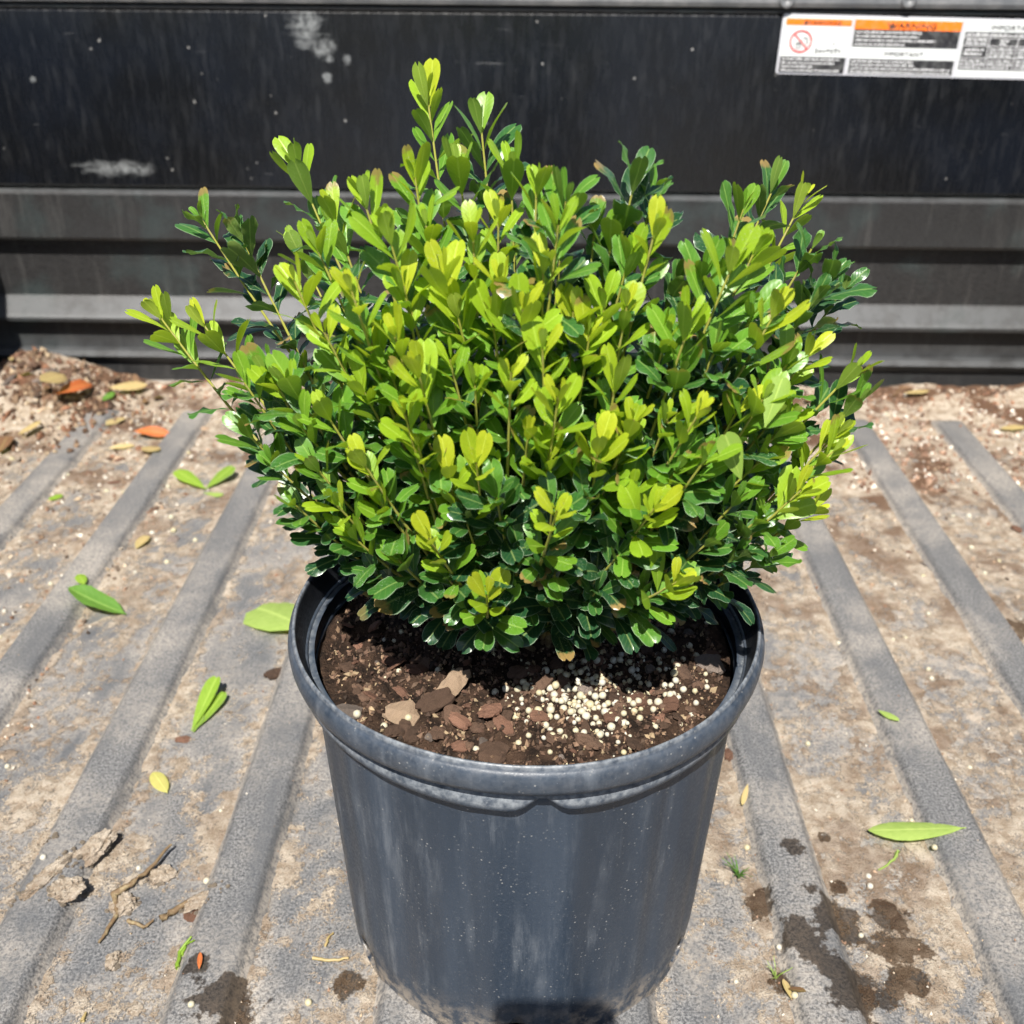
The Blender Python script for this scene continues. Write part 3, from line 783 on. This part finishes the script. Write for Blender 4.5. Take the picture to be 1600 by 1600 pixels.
tag(grains('bead_fragments', pts, sz, cl_), 'fine cream fragments among the fertilizer beads', 'bead fragments', kind='stuff')
k = 0
while k < 260:
    u = random.random()
    if u < .62: px, py = random.gauss(905, 42), random.gauss(1095, 31)
    elif u < .88: px, py = random.gauss(1000, 62), random.gauss(1045, 34)
    else: px, py = random.uniform(500, 1150), random.uniform(985, 1185)
    p = on_soil(px, py)
    if math.hypot(p.x-PC.x, p.y-PC.y) > .118: continue
    s = random.choice((.0013, .0016, .0018, .0020, .0023))*random.uniform(.9, 1.1)
    if any((q.xy-p.xy).length < (s+qs)*.66 for q, qs in taken): continue
    bead(p, s, 'small round white fertilizer bead on the potting soil', 'fertilizer beads on the soil'); k += 1
taken.clear()
for px, py in ((12, 1199), (345, 1268), (323, 1378), (68, 1340), (217, 1357), (299, 1570), (482, 1568), (1424, 1283), (1460, 1325), (1357, 1370), (1359, 1387), (1167, 1325), (1217, 1481), (1150, 1535), (1242, 1555),
               (1262, 1164), (1310, 1005), (1395, 1000), (1450, 961), (1415, 997), (1450, 1048), (1455, 1062), (1345, 1463), (1515, 1200), (583, 1472)):
    bead(on_floor(px, py), random.uniform(.0018, .0026), 'single white bead lying loose on the bed floor', 'beads scattered on the bed floor')
for i in range(60):
    if i < 36: x, y = in_valley(-.75, -.36, .7, 1.40)()
    else: x, y = in_valley(.35, .75, .9, 1.44)()
    bead(Vector((x, y, max(zfloor(x, y), dirt_h(x, y)))), random.uniform(.0018, .0036), 'single white bead lying loose on the bed floor', 'beads scattered on the bed floor')

# ------------------------------------------------------------------ leaves
T_ROWS = (0, .05, .16, .30, .45, .60, .74, .86, .94, 1.0)
W_OBOV = (.07, .11, .32, .56, .78, .94, 1.0, .93, .75, .42)
W_LANC = (.05, .07, .42, .72, .92, 1.0, .93, .68, .40, .06)
W_OVAL = (.06, .10, .50, .82, .97, 1.0, .95, .78, .52, .15)
U_COLS = (-1, -.55, 0, .55, 1)
def leaf_geo(base, D, N, L, W, fold=.25, curl=-.3, wav=0.0, notch=.05, prof=W_OBOV, rr=random, twist=0.):
    """vertices of one leaf: D along, N upper side"""
    S = D.cross(N).normalized()
    V, LU, LT = [], [], []
    th = 0.; p = Vector(base); tp = 0.
    ph = rr.uniform(0, 6); kf = rr.uniform(9, 15)
    for ri, t in enumerate(T_ROWS):
        dt = t-tp; th = curl*(t**1.3); p = p + (D*math.cos(th)+N*math.sin(th))*L*dt; tp = t
        n = (N*math.cos(th)-D*math.sin(th)); d = (D*math.cos(th)+N*math.sin(th))
        tw = twist*t; s = S*math.cos(tw)+n*math.sin(tw); nn = n*math.cos(tw)-S*math.sin(tw)
        hw = W/2*prof[ri]
        for u in U_COLS:
            au = abs(u)
            up = hw*au*math.sin(fold)*(1 if t > .1 else .3) + wav*W*au*au*math.sin(kf*t+ph+(1.3 if u > 0 else 0))*min(1, t*2)
            if wav > 0: up -= .10*W*au**3*prof[ri]
            dn = 0
            if t > .9: dn = notch*L*(-.9 if u == 0 else (.35 if au < .8 else 0))*(t-.9)/.1
            V.append(p + s*(u*hw*math.cos(fold)) + nn*up + d*dn); LU.append(u); LT.append(t)
    return V, LU, LT
LF = []
for j in range(len(T_ROWS)-1):
    for i in range(4): a = j*5+i; LF.append((a, a+1, a+6, a+5))
def leaf_mesh(name, leaves, mat):
    V, F, lu, lt, ag, rn = [], [], [], [], [], []
    for (v, u, t, age, r_) in leaves:
        b = len(V); V += v; lu += u; lt += t; ag += [age]*len(v); rn += [r_]*len(v)
        F += [tuple(b+q for q in f) for f in LF]
    me = mesh(name, V, F, mat, True)
    fattr(me, 'lu', lu); fattr(me, 'lt', lt); fattr(me, 'age', ag); fattr(me, 'rnd', rn)
    return me

# ------------------------------------------------------------------ the shrub
shrub = empty('shrub', (PC.x, PC.y+.015, SZ))
tag(shrub, 'bushy green shrub with small rounded leaves and lime tips in the pot', 'shrub')
SO = Vector(shrub.location)
EC = Vector((.005, .552, .388)); ER = Vector((.208, .148, .165))
def surf(px, py, k=1.0):
    d = pray(px, py); o = CAM-EC
    r_ = ER*k
    ds = Vector((d.x/r_.x, d.y/r_.y, d.z/r_.z)); os_ = Vector((o.x/r_.x, o.y/r_.y, o.z/r_.z))
    a = ds.dot(ds); b = 2*os_.dot(ds); c_ = os_.dot(os_)-1
    disc_ = b*b-4*a*c_
    t = (-b-math.sqrt(disc_))/(2*a) if disc_ > 0 else -b/(2*a)
    return CAM+d*t
# (photo x, y of the shoot tip, youth 0 old .. 1 lime, depth offset behind the front surface)
TIPS = [(660, 100, .8, .0), (745, 140, .35, .02), (795, 215, .5, .02), (840, 238, .55, .0), (640, 225, .75, .01), (705, 215, .5, .03), (550, 260, .6, 0), (438, 210, .6, 0), (500, 285, .6, .02), (590, 320, .7, -.02),
        (284, 303, .25, 0), (350, 320, .15, .01), (212, 452, .95, 0), (278, 462, .9, 0), (435, 392, .9, -.02), (530, 405, .95, -.03), (600, 482, .85, -.01), (350, 560, .3, 0), (385, 545, .3, .02), (440, 640, .35, 0),
        (890, 262, .2, 0), (880, 300, .5, -.03), (935, 300, .3, .02), (1005, 235, .05, 0), (1035, 255, .1, .02), (1040, 305, .8, -.02), (970, 330, .3, .02), (1180, 278, .3, .02), (1230, 255, .1, .02), (1285, 262, 1.0, 0),
        (1170, 365, .75, -.03), (1300, 345, .2, .0), (1205, 350, .6, -.01), (1330, 395, .05, .0), (1350, 420, .05, .02), (1245, 440, 1.0, -.02), (1300, 510, .8, 0), (1375, 545, .55, 0), (1380, 590, .2, 0), (1345, 645, .8, 0), (1345, 680, .8, -.01),
        (1290, 740, .95, -.02), (1310, 775, .9, 0), (1240, 855, .15, 0), (1220, 590, .5, -.015), (1130, 690, .45, -.015), (1120, 380, .3, 0), (1060, 480, .5, 0), (1100, 450, .6, -.02), (1140, 500, .3, 0), (1080, 545, .3, 0),
        (680, 385, .9, -.01), (775, 390, .85, 0), (850, 365, .95, -.01), (735, 310, .8, 0), (780, 290, .85, .01), (700, 440, .85, 0), (820, 440, .9, -.01), (760, 450, .7, 0), (900, 440, .9, 0), (950, 420, .6, 0), (990, 430, .8, 0),
        (930, 480, .85, 0), (845, 500, .8, -.01), (640, 540, .95, -.02), (560, 490, .8, 0), (620, 610, .9, -.02), (690, 520, .6, 0), (740, 560, .6, 0), (800, 540, .9, -.02), (880, 580, .9, -.02), (970, 560, .7, 0), (1010, 620, .9, -.01),
        (1060, 620, .6, 0), (1120, 610, .85, -.02), (1180, 600, .8, 0), (540, 690, .85, -.01), (640, 665, .8, -.01), (690, 710, .9, 0), (740, 695, .85, -.01), (500, 770, .7, 0), (570, 760, .6, 0), (650, 820, 1.0, -.02), (770, 755, .15, -.01),
        (880, 775, 1.0, -.03), (830, 640, .85, 0), (860, 680, .8, 0), (940, 670, .95, -.01), (990, 640, .95, 0), (1045, 775, 1.0, -.02), (1080, 710, .4, 0), (1000, 740, .5, 0), (930, 760, .1, 0), (720, 800, .1, 0), (1090, 900, .98, -.025),
        (760, 920, .98, -.02), (600, 860, .3, 0), (520, 820, .5, 0), (430, 770, .4, 0), (390, 700, .25, 0), (350, 650, .3, 0), (460, 700, .4, 0), (480, 610, .6, 0), (480, 480, .8, -.01), (1180, 760, .3, 0), (1140, 830, .2, 0), (1180, 860, .15, 0),
        (990, 850, .1, 0), (870, 880, .1, 0), (940, 920, .05, 0), (820, 850, .1, 0), (1030, 930, .1, 0), (680, 890, .1, 0), (900, 925, .0, .02), (560, 890, .1, .01), (1210, 800, .2, 0), (1230, 690, .6, 0),
        (1270, 620, .6, 0), (1260, 530, .4, 0), (1200, 450, .3, 0), (420, 560, .5, 0), (540, 570, .7, 0), (1300, 440, .1, .01), (620, 400, .8, 0), (470, 340, .5, 0), (1000, 350, .4, 0), (1075, 400, .1, .03), (655, 300, .6, .02)]
LEAVES, BR = [], []
rs = random.Random(11)
def make_shoot(base, tip, youth, big=1.0):
    v = tip-base; tip = tip-v.normalized()*.016; v = tip-base; Lg = v.length
    hv = v.normalized()
    ctrl = base + v*.45 + Vector((-hv.x*.10, -hv.y*.10, .22*math.hypot(hv.x, hv.y)*.35))*Lg*(-1 if tip.z < base.z+.07 else -.9)
    # sag first, then sweep up
    def pos(t): return base*(1-t)**2 + ctrl*2*t*(1-t) + tip*t*t
    def tan(t): return ((ctrl-base)*(1-t) + (tip-ctrl)*t).normalized()
    n = 9; pts_ = [pos(i/n) for i in range(n+1)]
    BR.append((pts_, youth))
    node = rs.uniform(.0074, .0100)
    nn = int(min(13, max(5, Lg*.80/node)))
    az = rs.uniform(0, 6.28); arc = 0.
    for k in range(nn):                                # opposite pairs, each turned a quarter from the last
        t = 1-arc/Lg; arc += node*(.45, .8, 1, 1, 1, 1.05, 1.1, 1.1, 1.1, 1.1)[min(k, 9)]
        if t < .06: break
        P_ = pos(t); T = tan(t); U = T.orthogonal().normalized(); Wv = T.cross(U)
        az += math.pi/2+rs.uniform(-.35, .35)
        for h_ in (0, 1):
            if (k > 5 and rs.random() < .15) or P_.z < SZ+.040: continue
            a = az+math.pi*h_+rs.uniform(-.25, .25); Rd = U*math.cos(a)+Wv*math.sin(a)
            beta = R((14, 23, 31, 38, 44, 50, 55, 58, 60, 60)[min(k, 9)]+rs.uniform(-9, 11))
            D = T*math.cos(beta)+Rd*math.sin(beta); D = (D+Vector((0, 0, .12))).normalized()
            if P_.z+D.z*.024 < SZ+.026: continue
            N = -Rd*math.cos(beta)+T*math.sin(beta); N = (N-D*N.dot(D)).normalized()
            age = min(1, max(0, (1-youth)*.72 + (0, .03, .14, .29, .43, .54, .63, .70, .76, .82)[min(k, 9)]*(1.12-.22*youth) + rs.uniform(-.08, .12)))
            L = (.0125, .0205, .0245, .026, .0265, .0265, .026, .0255, .025, .025)[min(k, 9)]*rs.uniform(.68, 1.08)*big*(.72+.28*min(1, (1.5-youth)))
            if youth < .3 and k == 0: L *= 1.35
            W = L*rs.uniform(.37, .50)*(.85 if k == 0 else 1)
            old = age > .58
            g_ = leaf_geo(P_+Rd*.0006, D, N, L, W, fold=rs.uniform(.10, .40), curl=rs.uniform(-.7, -.05) if old else rs.uniform(-.45, .30), wav=rs.uniform(.05, .19) if old and rs.random() < .8 else rs.uniform(0, .025),
                          notch=rs.uniform(.02, .09), rr=rs, twist=rs.uniform(-.35, .35))
            LEAVES.append((*g_, age, rs.random()))
for px, py, yo, off in TIPS:
    tip = surf(px, py) + pray(px, py)*off
    # tips at the image outline keep their pixel; the stalk starts low in the middle of the pot
    base = Vector((SO.x+rs.uniform(-.022, .022)+.18*(tip.x-SO.x), SO.y+rs.uniform(-.015, .02)+.10*(tip.y-SO.y), SZ+.004))
    make_shoot(base, tip, min(1, yo+.14) if yo > .4 else (yo+.10 if yo > .15 else yo), rs.uniform(.90, 1.22))
# inner and rear shoots
for i in range(88):
    th = rs.uniform(0, 2*math.pi); cz = rs.uniform(-.45, .42) if i < 75 else rs.uniform(-.2, .5); k = rs.uniform(.42, .70) if i < 75 else rs.uniform(.80, .95)
    r_ = math.sqrt(1-cz*cz)
    tip = EC + Vector((ER.x*r_*math.cos(th), ER.y*1.1*r_*math.sin(th), ER.z*cz))*k
    if tip.z < SZ+.05: tip.z = SZ+.05+rs.uniform(0, .03)
    base = Vector((SO.x+rs.uniform(-.022, .022)+.15*(tip.x-SO.x), SO.y+rs.uniform(-.02, .02)+.10*(tip.y-SO.y), SZ+.004))
    yo = rs.uniform(.3, .9) if k > .6 and cz > .1 else rs.uniform(0, .3)
    make_shoot(base, tip, yo)
# a few broad leaves that turn their pale undersides to the viewer
for bx, by, tx, ty, wf, ag_, k_ in ((1195, 668, 1222, 588, .46, .36, 1.03), (1158, 750, 1135, 680, .48, .38, 1.03)):
    p0, p1 = surf(bx, by, k_), surf(tx, ty, k_); D = p1-p0; L = D.length; D.normalize()
    N = pray(tx, ty); N = (N-D*N.dot(D)).normalized()
    if ag_ > .7: N = -N
    N = Matrix.Rotation(rs.uniform(-.3, .3), 3, D) @ N
    LEAVES.append((*leaf_geo(p0, D, N, L, L*wf, .15, rs.uniform(-.1, .2), .02, .03, rr=rs), ag_, .2))
# branches
for pts_, yo in BR:
    V, F, ag = [], [], []
    n = len(pts_); ns = 6
    for i, p in enumerate(pts_):
        t = i/(n-1); T = (pts_[min(n-1, i+1)]-pts_[max(0, i-1)]).normalized(); U = T.orthogonal().normalized(); Wv = T.cross(U)
        rad = .0018*(1-t)+.0005*t
        for q in range(ns):
            a = 2*math.pi*q/ns; V.append(p-SO+(U*math.cos(a)+Wv*math.sin(a))*rad); ag.append(max(0, 1-t*1.35))
    for i in range(n-1):
        for q in range(ns): F.append((i*ns+q, i*ns+(q+1) % ns, (i+1)*ns+(q+1) % ns, (i+1)*ns+q))
    me = mesh('branch', V, F, M_TWIG, True); fattr(me, 'age', ag); link('branch', me, shrub)
# which leaves show largest: those become parts of their own, the rest one mass
allV, allF, own = [], [], []
for li, lf in enumerate(LEAVES):
    b = len(allV); allV += lf[0]
    for f in LF: allF.append(tuple(b+q for q in f)); own.append(li)
bvh = BVHTree.FromPolygons(allV, allF)
score = []
for li, lf in enumerate(LEAVES):
    v = lf[0]; vis = 0; smp = (12, 22, 27, 30, 34, 37, 42)
    for q in smp:
        d = (CAM-v[q]); dn = d.normalized(); hit = bvh.ray_cast(v[q]+dn*.0006, dn)
        if hit[0] is None or own[hit[2]] == li: vis += 1
    e1 = v[47]-v[2]; e2 = v[34]-v[30]; ar = abs(e1.cross(e2).dot((CAM-v[22]).normalized()))/((CAM-v[22]).length_squared)
    score.append(vis/len(smp)*ar)
order = sorted(range(len(LEAVES)), key=lambda i: -score[i])
top = set(order[:295])
def shift(lf): return ([p-SO for p in lf[0]],)+tuple(lf[1:])
for i in order[:295]:
    link('leaf', leaf_mesh('leaf', [shift(LEAVES[i])], M_LEAF), shrub)
tag(link('foliage', leaf_mesh('foliage', [shift(LEAVES[i]) for i in order[295:]], M_LEAF), shrub), kind='stuff')
print('LEAVES', len(LEAVES), 'SHOOTS', len(BR))

# ------------------------------------------------------------------ fallen leaves and litter on the bed floor
def floor_leaf(px, py, px2, py2, Wf, mat, label, cat='leaf', prof=W_OBOV, lift=.002, tipup=.0, fold=.2, curl=.0, roll=0., age=.1, wav=.02, parent=None, name='fallen_leaf'):
    a = on_floor(px, py); b = on_floor(px2, py2); b = b+Vector((0, 0, tipup))
    D = b-a; L = D.length; D.normalize()
    N = (Vector((0, 0, 1))-D*D.z).normalized(); N = (Matrix.Rotation(roll, 3, D) @ N)
    g_ = leaf_geo(Vector((0, 0, lift)), D, N, L, L*Wf, fold, curl, wav, .02, prof)
    me = leaf_mesh(name, [(*g_, age, .3)], mat)
    if parent is None:
        o = link(name, me, None, loc=a); tag(o, label, cat); return o
    for v in me.vertices: v.co += a-Vector(parent.location)
    return link('leaf', me, parent)
# light-green leaf cluster left of the shrub (three leaves)
def cluster(name, px, py, label, items):
    e = empty(name, on_floor(px, py)); tag(e, label, 'leaf sprig')
    for it in items: floor_leaf(*it[:4], it[4], it[5], None, parent=e, **it[6])
    return e
cluster('leaf_sprig', 322, 765, 'bright lime three-leaf sprig lying on the rib left of the shrub', [
    (322, 768, 278, 748, .42, M_F_LIME, dict(tipup=.008, lift=.004)), (322, 768, 366, 744, .42, M_F_LIME, dict(tipup=.010, lift=.004, age=.6)), (318, 772, 348, 776, .4, M_F_PALE, dict(lift=.002))])
floor_leaf(198, 963, 108, 935, .44, M_F_GREEN, 'mid green oval leaf on the rib at left', prof=W_OVAL, tipup=.003, fold=.5, curl=.25, wav=.05, lift=.003)
floor_leaf(133, 918, 124, 902, .5, M_F_LIME, 'tiny lime leaflet just above the mid green oval leaf', prof=W_OVAL, lift=.004)
floor_leaf(480, 985, 378, 935, .50, M_F_PALE, 'broad pale green leaf partly behind the left pot rim', prof=W_OVAL, tipup=.002, fold=.1, curl=-.2)
cluster('leaf_sprig', 303, 1148, 'lime green folded leaf sprig standing left of the pot', [
    (300, 1146, 342, 1078, .27, M_F_LIME, dict(tipup=.012, lift=.003, fold=.5)), (302, 1146, 352, 1092, .25, M_F_LIME, dict(tipup=.006, lift=.002, age=.5)), (303, 1147, 318, 1124, .3, M_F_LIME, dict(tipup=.004, age=.7))])
floor_leaf(262, 1242, 241, 1215, .5, M_F_YEL, 'small pale yellow leaf scrap at lower left', prof=W_OVAL, tipup=.004)
floor_leaf(1508, 1299, 1355, 1306, .30, M_F_PALE, 'long pale green pointed leaf lying right of the pot', prof=W_LANC, lift=.004, fold=.1, curl=.05, roll=.12)
floor_leaf(1370, 1113, 1404, 1130, .38, M_F_PALE, 'small yellow-green leaf on the dirt right of the pot', prof=W_LANC, lift=.003)
floor_leaf(92, 630, 152, 606, .30, M_F_ORANGE, 'curled orange dry leaf on the mulch heap in the corner', prof=W_LANC, lift=.014, tipup=.004, fold=.4, curl=-.35, roll=.5, wav=.06)
floor_leaf(210, 684, 264, 680, .32, M_F_ORANGE, 'curled orange dry leaf lying on the dirt in front of the corner heap', prof=W_LANC, lift=.010, fold=.4, curl=-.5, roll=.45, wav=.06)
floor_leaf(66, 612, 104, 602, .42, M_F_TAN, 'pale tan dry leaf beside the orange leaf in the corner', prof=W_OVAL, lift=.016, roll=.5)
floor_leaf(172, 618, 232, 612, .35, M_F_TAN, 'straw coloured dry leaf at the tailgate foot on the left', prof=W_LANC, lift=.012, roll=.4)
floor_leaf(162, 632, 178, 618, .5, M_F_GREEN, 'tiny green leaf bit near the straw coloured dry leaf', prof=W_OVAL, lift=.006)
floor_leaf(75, 785, 98, 776, .6, M_F_LIME, 'small faded lime leaf bit in the gritty left valley', prof=W_OVAL, lift=.003)
floor_leaf(30, 690, 66, 668, .35, M_F_TAN, 'light tan sliver of leaf in the left corner litter', prof=W_LANC, lift=.01)
floor_leaf(1, 715, 14, 690, .6, M_F_BROWN, 'brown curled dry leaf at the left frame edge', prof=W_OVAL, lift=.008, fold=.5)
floor_leaf(222, 702, 248, 708, .4, M_F_TAN, 'orange-tan leaf scrap below the orange dry leaf', prof=W_LANC, lift=.004)
floor_leaf(213, 862, 232, 842, .5, M_F_TAN, 'tan curled leaf scrap in the rib groove at left', prof=W_OVAL, lift=.004, fold=.5)
floor_leaf(1410, 622, 1450, 618, .35, M_F_TAN, 'pinkish tan dry leaf at the tailgate foot on the right', prof=W_LANC, lift=.008)
floor_leaf(1560, 676, 1600, 672, .4, M_F_TAN, 'pale dry leaf near the right frame edge by the tailgate', prof=W_LANC, lift=.006)
floor_leaf(1236, 1568, 1222, 1536, .32, M_F_TAN, 'curled straw leaf at the bottom right of the pot', prof=W_LANC, lift=.004, fold=.6)
floor_leaf(1228, 1550, 1258, 1556, .35, M_F_BROWN, 'small rust-brown leaf beside the curled straw leaf', prof=W_LANC, lift=.004, fold=.5)
floor_leaf(1168, 1228, 1158, 1268, .22, M_F_TAN, 'narrow tan husk standing in the dirt right of the pot', prof=W_LANC, lift=.003, tipup=.004)
floor_leaf(312, 1520, 314, 1492, .25, M_F_ORANGE, 'thin orange leaf sliver at the lower left', prof=W_LANC, lift=.003)
for _ in range(26):
    x, y = (random.uniform(XL+.02, -.5), random.uniform(1.2, 1.46)) if random.random() < .6 else (random.uniform(-.5, .73), random.uniform(1.40, 1.47))
    z = max(zfloor(x, y), dirt_h(x, y)); a = random.uniform(0, 6.28); D = Vector((math.cos(a), math.sin(a), random.uniform(-.1, .3))).normalized()
    N = (Vector((0, 0, 1))-D*D.z).normalized(); N = Matrix.Rotation(random.uniform(-.7, .7), 3, D) @ N
    L = random.uniform(.018, .04); g_ = leaf_geo(Vector((0, 0, .006)), D, N, L, L*random.uniform(.3, .5), random.uniform(.2, .6), random.uniform(-.6, .3), .05, .02, W_LANC)
    o = link('dry_leaf', leaf_mesh('dry_leaf', [(*g_, random.random()*.8, .3)], random.choice((M_F_BROWN, M_F_BROWN, M_F_TAN))), None, loc=(x, y, z))
    tag(o, 'dull brown or tan dry leaf in the litter at the tailgate foot', 'leaf', 'dry leaves in the far litter')

# twigs
def tube(name, pts_, r0, r1, mat, age=1.0, ns=6):
    V, F = [], []; n = len(pts_); o0 = pts_[0]
    for i, p in enumerate(pts_):
        t = i/(n-1); T = (pts_[min(n-1, i+1)]-pts_[max(0, i-1)]).normalized(); U = T.orthogonal().normalized(); Wv = T.cross(U); rad = r0*(1-t)+r1*t
        for q in range(ns): a = 2*math.pi*q/ns; V.append(p-o0+(U*math.cos(a)+Wv*math.sin(a))*rad)
    for i in range(n-1):
        for q in range(ns): F.append((i*ns+q, i*ns+(q+1) % ns, (i+1)*ns+(q+1) % ns, (i+1)*ns+q))
    me = mesh(name, V, F, mat, True); fattr(me, 'age', [age]*len(V)); fattr(me, 'lu', [.5]*len(V)); fattr(me, 'lt', [.5]*len(V)); fattr(me, 'rnd', [.2]*len(V)); return me, o0
def twig(pix, r0, r1, label, mat=M_TWIG, lifts=None, age=1.0, name='twig', cat='twig'):
    P_ = [on_floor(*p)+Vector((0, 0, .002+(lifts[i] if lifts else 0))) for i, p in enumerate(pix)]
    pp = []
    for i in range(len(P_)-1):
        for k in range(4): pp.append(P_[i].lerp(P_[i+1], k/4)+Vector((random.uniform(-1, 1), random.uniform(-1, 1), 0))*.0007)
    pp.append(P_[-1])
    me, o0 = tube(name, pp, r0, r1, mat, age); tag(link(name, me, None, loc=o0), label, cat)
twig([(270, 1330), (235, 1368), (205, 1388), (180, 1400)], .0010, .0028, 'dark tapering twig among the dirt crumbs at lower left', lifts=(.006, .004, .002, 0))
twig([(178, 1398), (185, 1430), (165, 1462), (155, 1476)], .0022, .0009, 'thin bent brown twig end hanging over the rib at lower left')
twig([(200, 1440), (225, 1452), (240, 1441)], .0016, .0009, 'short pale hooked twig below the dark tapering twig')
twig([(250, 1440), (280, 1422), (320, 1398)], .0030, .0016, 'stubby brown twig across the rib at lower left')
twig([(278, 1515), (281, 1490), (300, 1466)], .0016, .0008, 'green needle-like sprig at lower left', mat=M_F_LIME, age=.3, name='green_sprig', cat='sprig')
twig([(284, 1496), (292, 1478), (304, 1472)], .0012, .0006, 'second thin green needle beside the needle-like sprig', mat=M_F_LIME, age=.2, name='green_sprig', cat='sprig')
twig([(1403, 1334), (1396, 1346), (1372, 1362)], .0016, .0006, 'tiny green stalk below the long pale leaf', mat=M_F_PALE, age=.3, name='leaf_stalk', cat='stalk')
twig([(130, 1598), (135, 1585)], .0014, .0008, 'straw bit at the bottom edge left', mat=M_F_TAN, age=.2, name='straw', cat='straw')
twig([(490, 1500), (515, 1504), (545, 1500)], .0012, .0008, 'pale straw lying by the left foot of the pot', mat=M_F_TAN, age=.1, name='straw', cat='straw')
twig([(508, 1480), (514, 1468), (521, 1460)], .0010, .0006, 'short curled straw above the pale straw by the pot', mat=M_F_TAN, age=.1, name='straw', cat='straw')
# grass seedlings
def tuft(px, py, n, h, label, mat):
    e = empty('grass_seedling', on_floor(px, py)); tag(e, label, 'grass tuft')
    for i in range(n):
        a = random.uniform(0, 6.28); s = random.uniform(.2, .9)*h
        pp = [Vector((0, 0, 0))+Vector((math.cos(a)*s*t*(.35+.5*t), math.sin(a)*s*t*(.35+.5*t), h*random.uniform(.85, 1)*t*(1-.25*t))) for t in (0, .3, .6, .85, 1)]
        me, o0 = tube('blade', pp, .0006, .0002, mat, .4, 4); link('blade', me, e)
tuft(1153, 1372, 16, .020, 'small grey-green grass tuft in the dirt right of the pot', M_F_GREEN)
tuft(1212, 1530, 8, .014, 'tiny pale grass sprig at the lower right of the pot', M_F_PALE)
# dirt clods
def clod(px, py, rx, ry, h, label, rot=0., crumbs=40):
    p = on_floor(px, py); e = empty('dirt_clod', p); tag(e, label, 'dirt clod')
    bm = bmesh.new(); bmesh.ops.create_icosphere(bm, subdivisions=4, radius=1)
    sd = random.uniform(0, 50)
    for v in bm.verts:
        k = 1+.35*noise.fractal(v.co*1.7+Vector((sd, 0, 0)), 1, 2, 3)+.22*noise.fractal(v.co*6+Vector((sd, 3, 0)), 1, 2, 3)
        c_ = v.co*k; x, y = c_.x*rx, c_.y*ry
        v.co = Vector((x*math.cos(rot)-y*math.sin(rot), x*math.sin(rot)+y*math.cos(rot), max(-.001, c_.z*h)))
    me = bpy.data.meshes.new('clod'); bm.to_mesh(me); bm.free(); me.materials.append(M_CLOD)
    fattr(me, 'wet', [0]*len(me.vertices)); fattr(me, 'brown', [.25]*len(me.vertices))
    link('clod', me, e)
    for i in range(crumbs):
        a = random.uniform(0, 6.28); k = random.uniform(.7, 1.35); x, y = rx*k*math.cos(a), ry*k*math.sin(a)
        X, Y = x*math.cos(rot)-y*math.sin(rot), x*math.sin(rot)+y*math.cos(rot); s = random.uniform(.0010, .0026)
        c_ = link('crumb', CRUMB, e, loc=(X, Y, s*.4+zfloor(p.x+X, p.y+Y)-p.z), rot=(random.uniform(0, 6), random.uniform(0, 6), 0), scale=(s, s*.8, s*.7))
bm = bmesh.new(); bmesh.ops.create_icosphere(bm, subdivisions=1, radius=1)
for v in bm.verts: v.co *= random.uniform(.75, 1.15)
CRUMB = bpy.data.meshes.new('crumb'); bm.to_mesh(CRUMB); bm.free(); CRUMB.materials.append(M_CLOD)
fattr(CRUMB, 'wet', [0]*len(CRUMB.vertices)); fattr(CRUMB, 'brown', [.2]*len(CRUMB.vertices))
clod(150, 1325, .009, .018, .006, 'lumpy sandy dirt clod on the rib at lower left', -.5, 30)
clod(105, 1390, .011, .010, .005, 'flatter sandy dirt clod below the lumpy clod', .2, 34)
clod(72, 1370, .006, .022, .003, 'thin line of sandy crumbs along the left rib edge', -.45, 36)
clod(75, 1312, .007, .006, .004, 'small dark dirt clod above the line of crumbs', 0, 12)
clod(255, 1368, .010, .008, .005, 'round crumbly dirt clod beside the dark twig tip', .2, 22)
clod(195, 1415, .009, .010, .005, 'sandy dirt clod under the bent twig', .1, 24)
clod(320, 1405, .014, .006, .004, 'sandy dirt crumbs around the stubby brown twig', .5, 30)
clod(178, 1502, .005, .007, .005, 'small dark dirt lump at the lower left of the floor', .1, 8)

# the photographer's phone, whose shadow falls on the foot of the pot; the lens is where the picture was taken from
ph = empty('smartphone'); ph.matrix_world = cam.matrix_world @ Matrix.Translation((-.021, -.058, .0045))
tag(ph, 'dark smartphone held above the pot, seen by the shadow it casts', 'smartphone')
pv = []; pf = []
out = rrect(-.0385, -.08, .0385, .08, .011, 6); k = len(out)
for z in (.0, .0078):
    for x, y in out: pv.append((x, y, z))
pf = [tuple(range(k-1, -1, -1)), tuple(range(k, 2*k))]+[(i, (i+1) % k, k+(i+1) % k, k+i) for i in range(k)]
mobj('phone_body', pv, pf, M_DARK, ph)
v, f = disc(.008, .002); mobj('lens_ring', v, f, M_SCREW, ph, True, loc=(.021, .058, -.0001), rot=(math.pi, 0, 0))
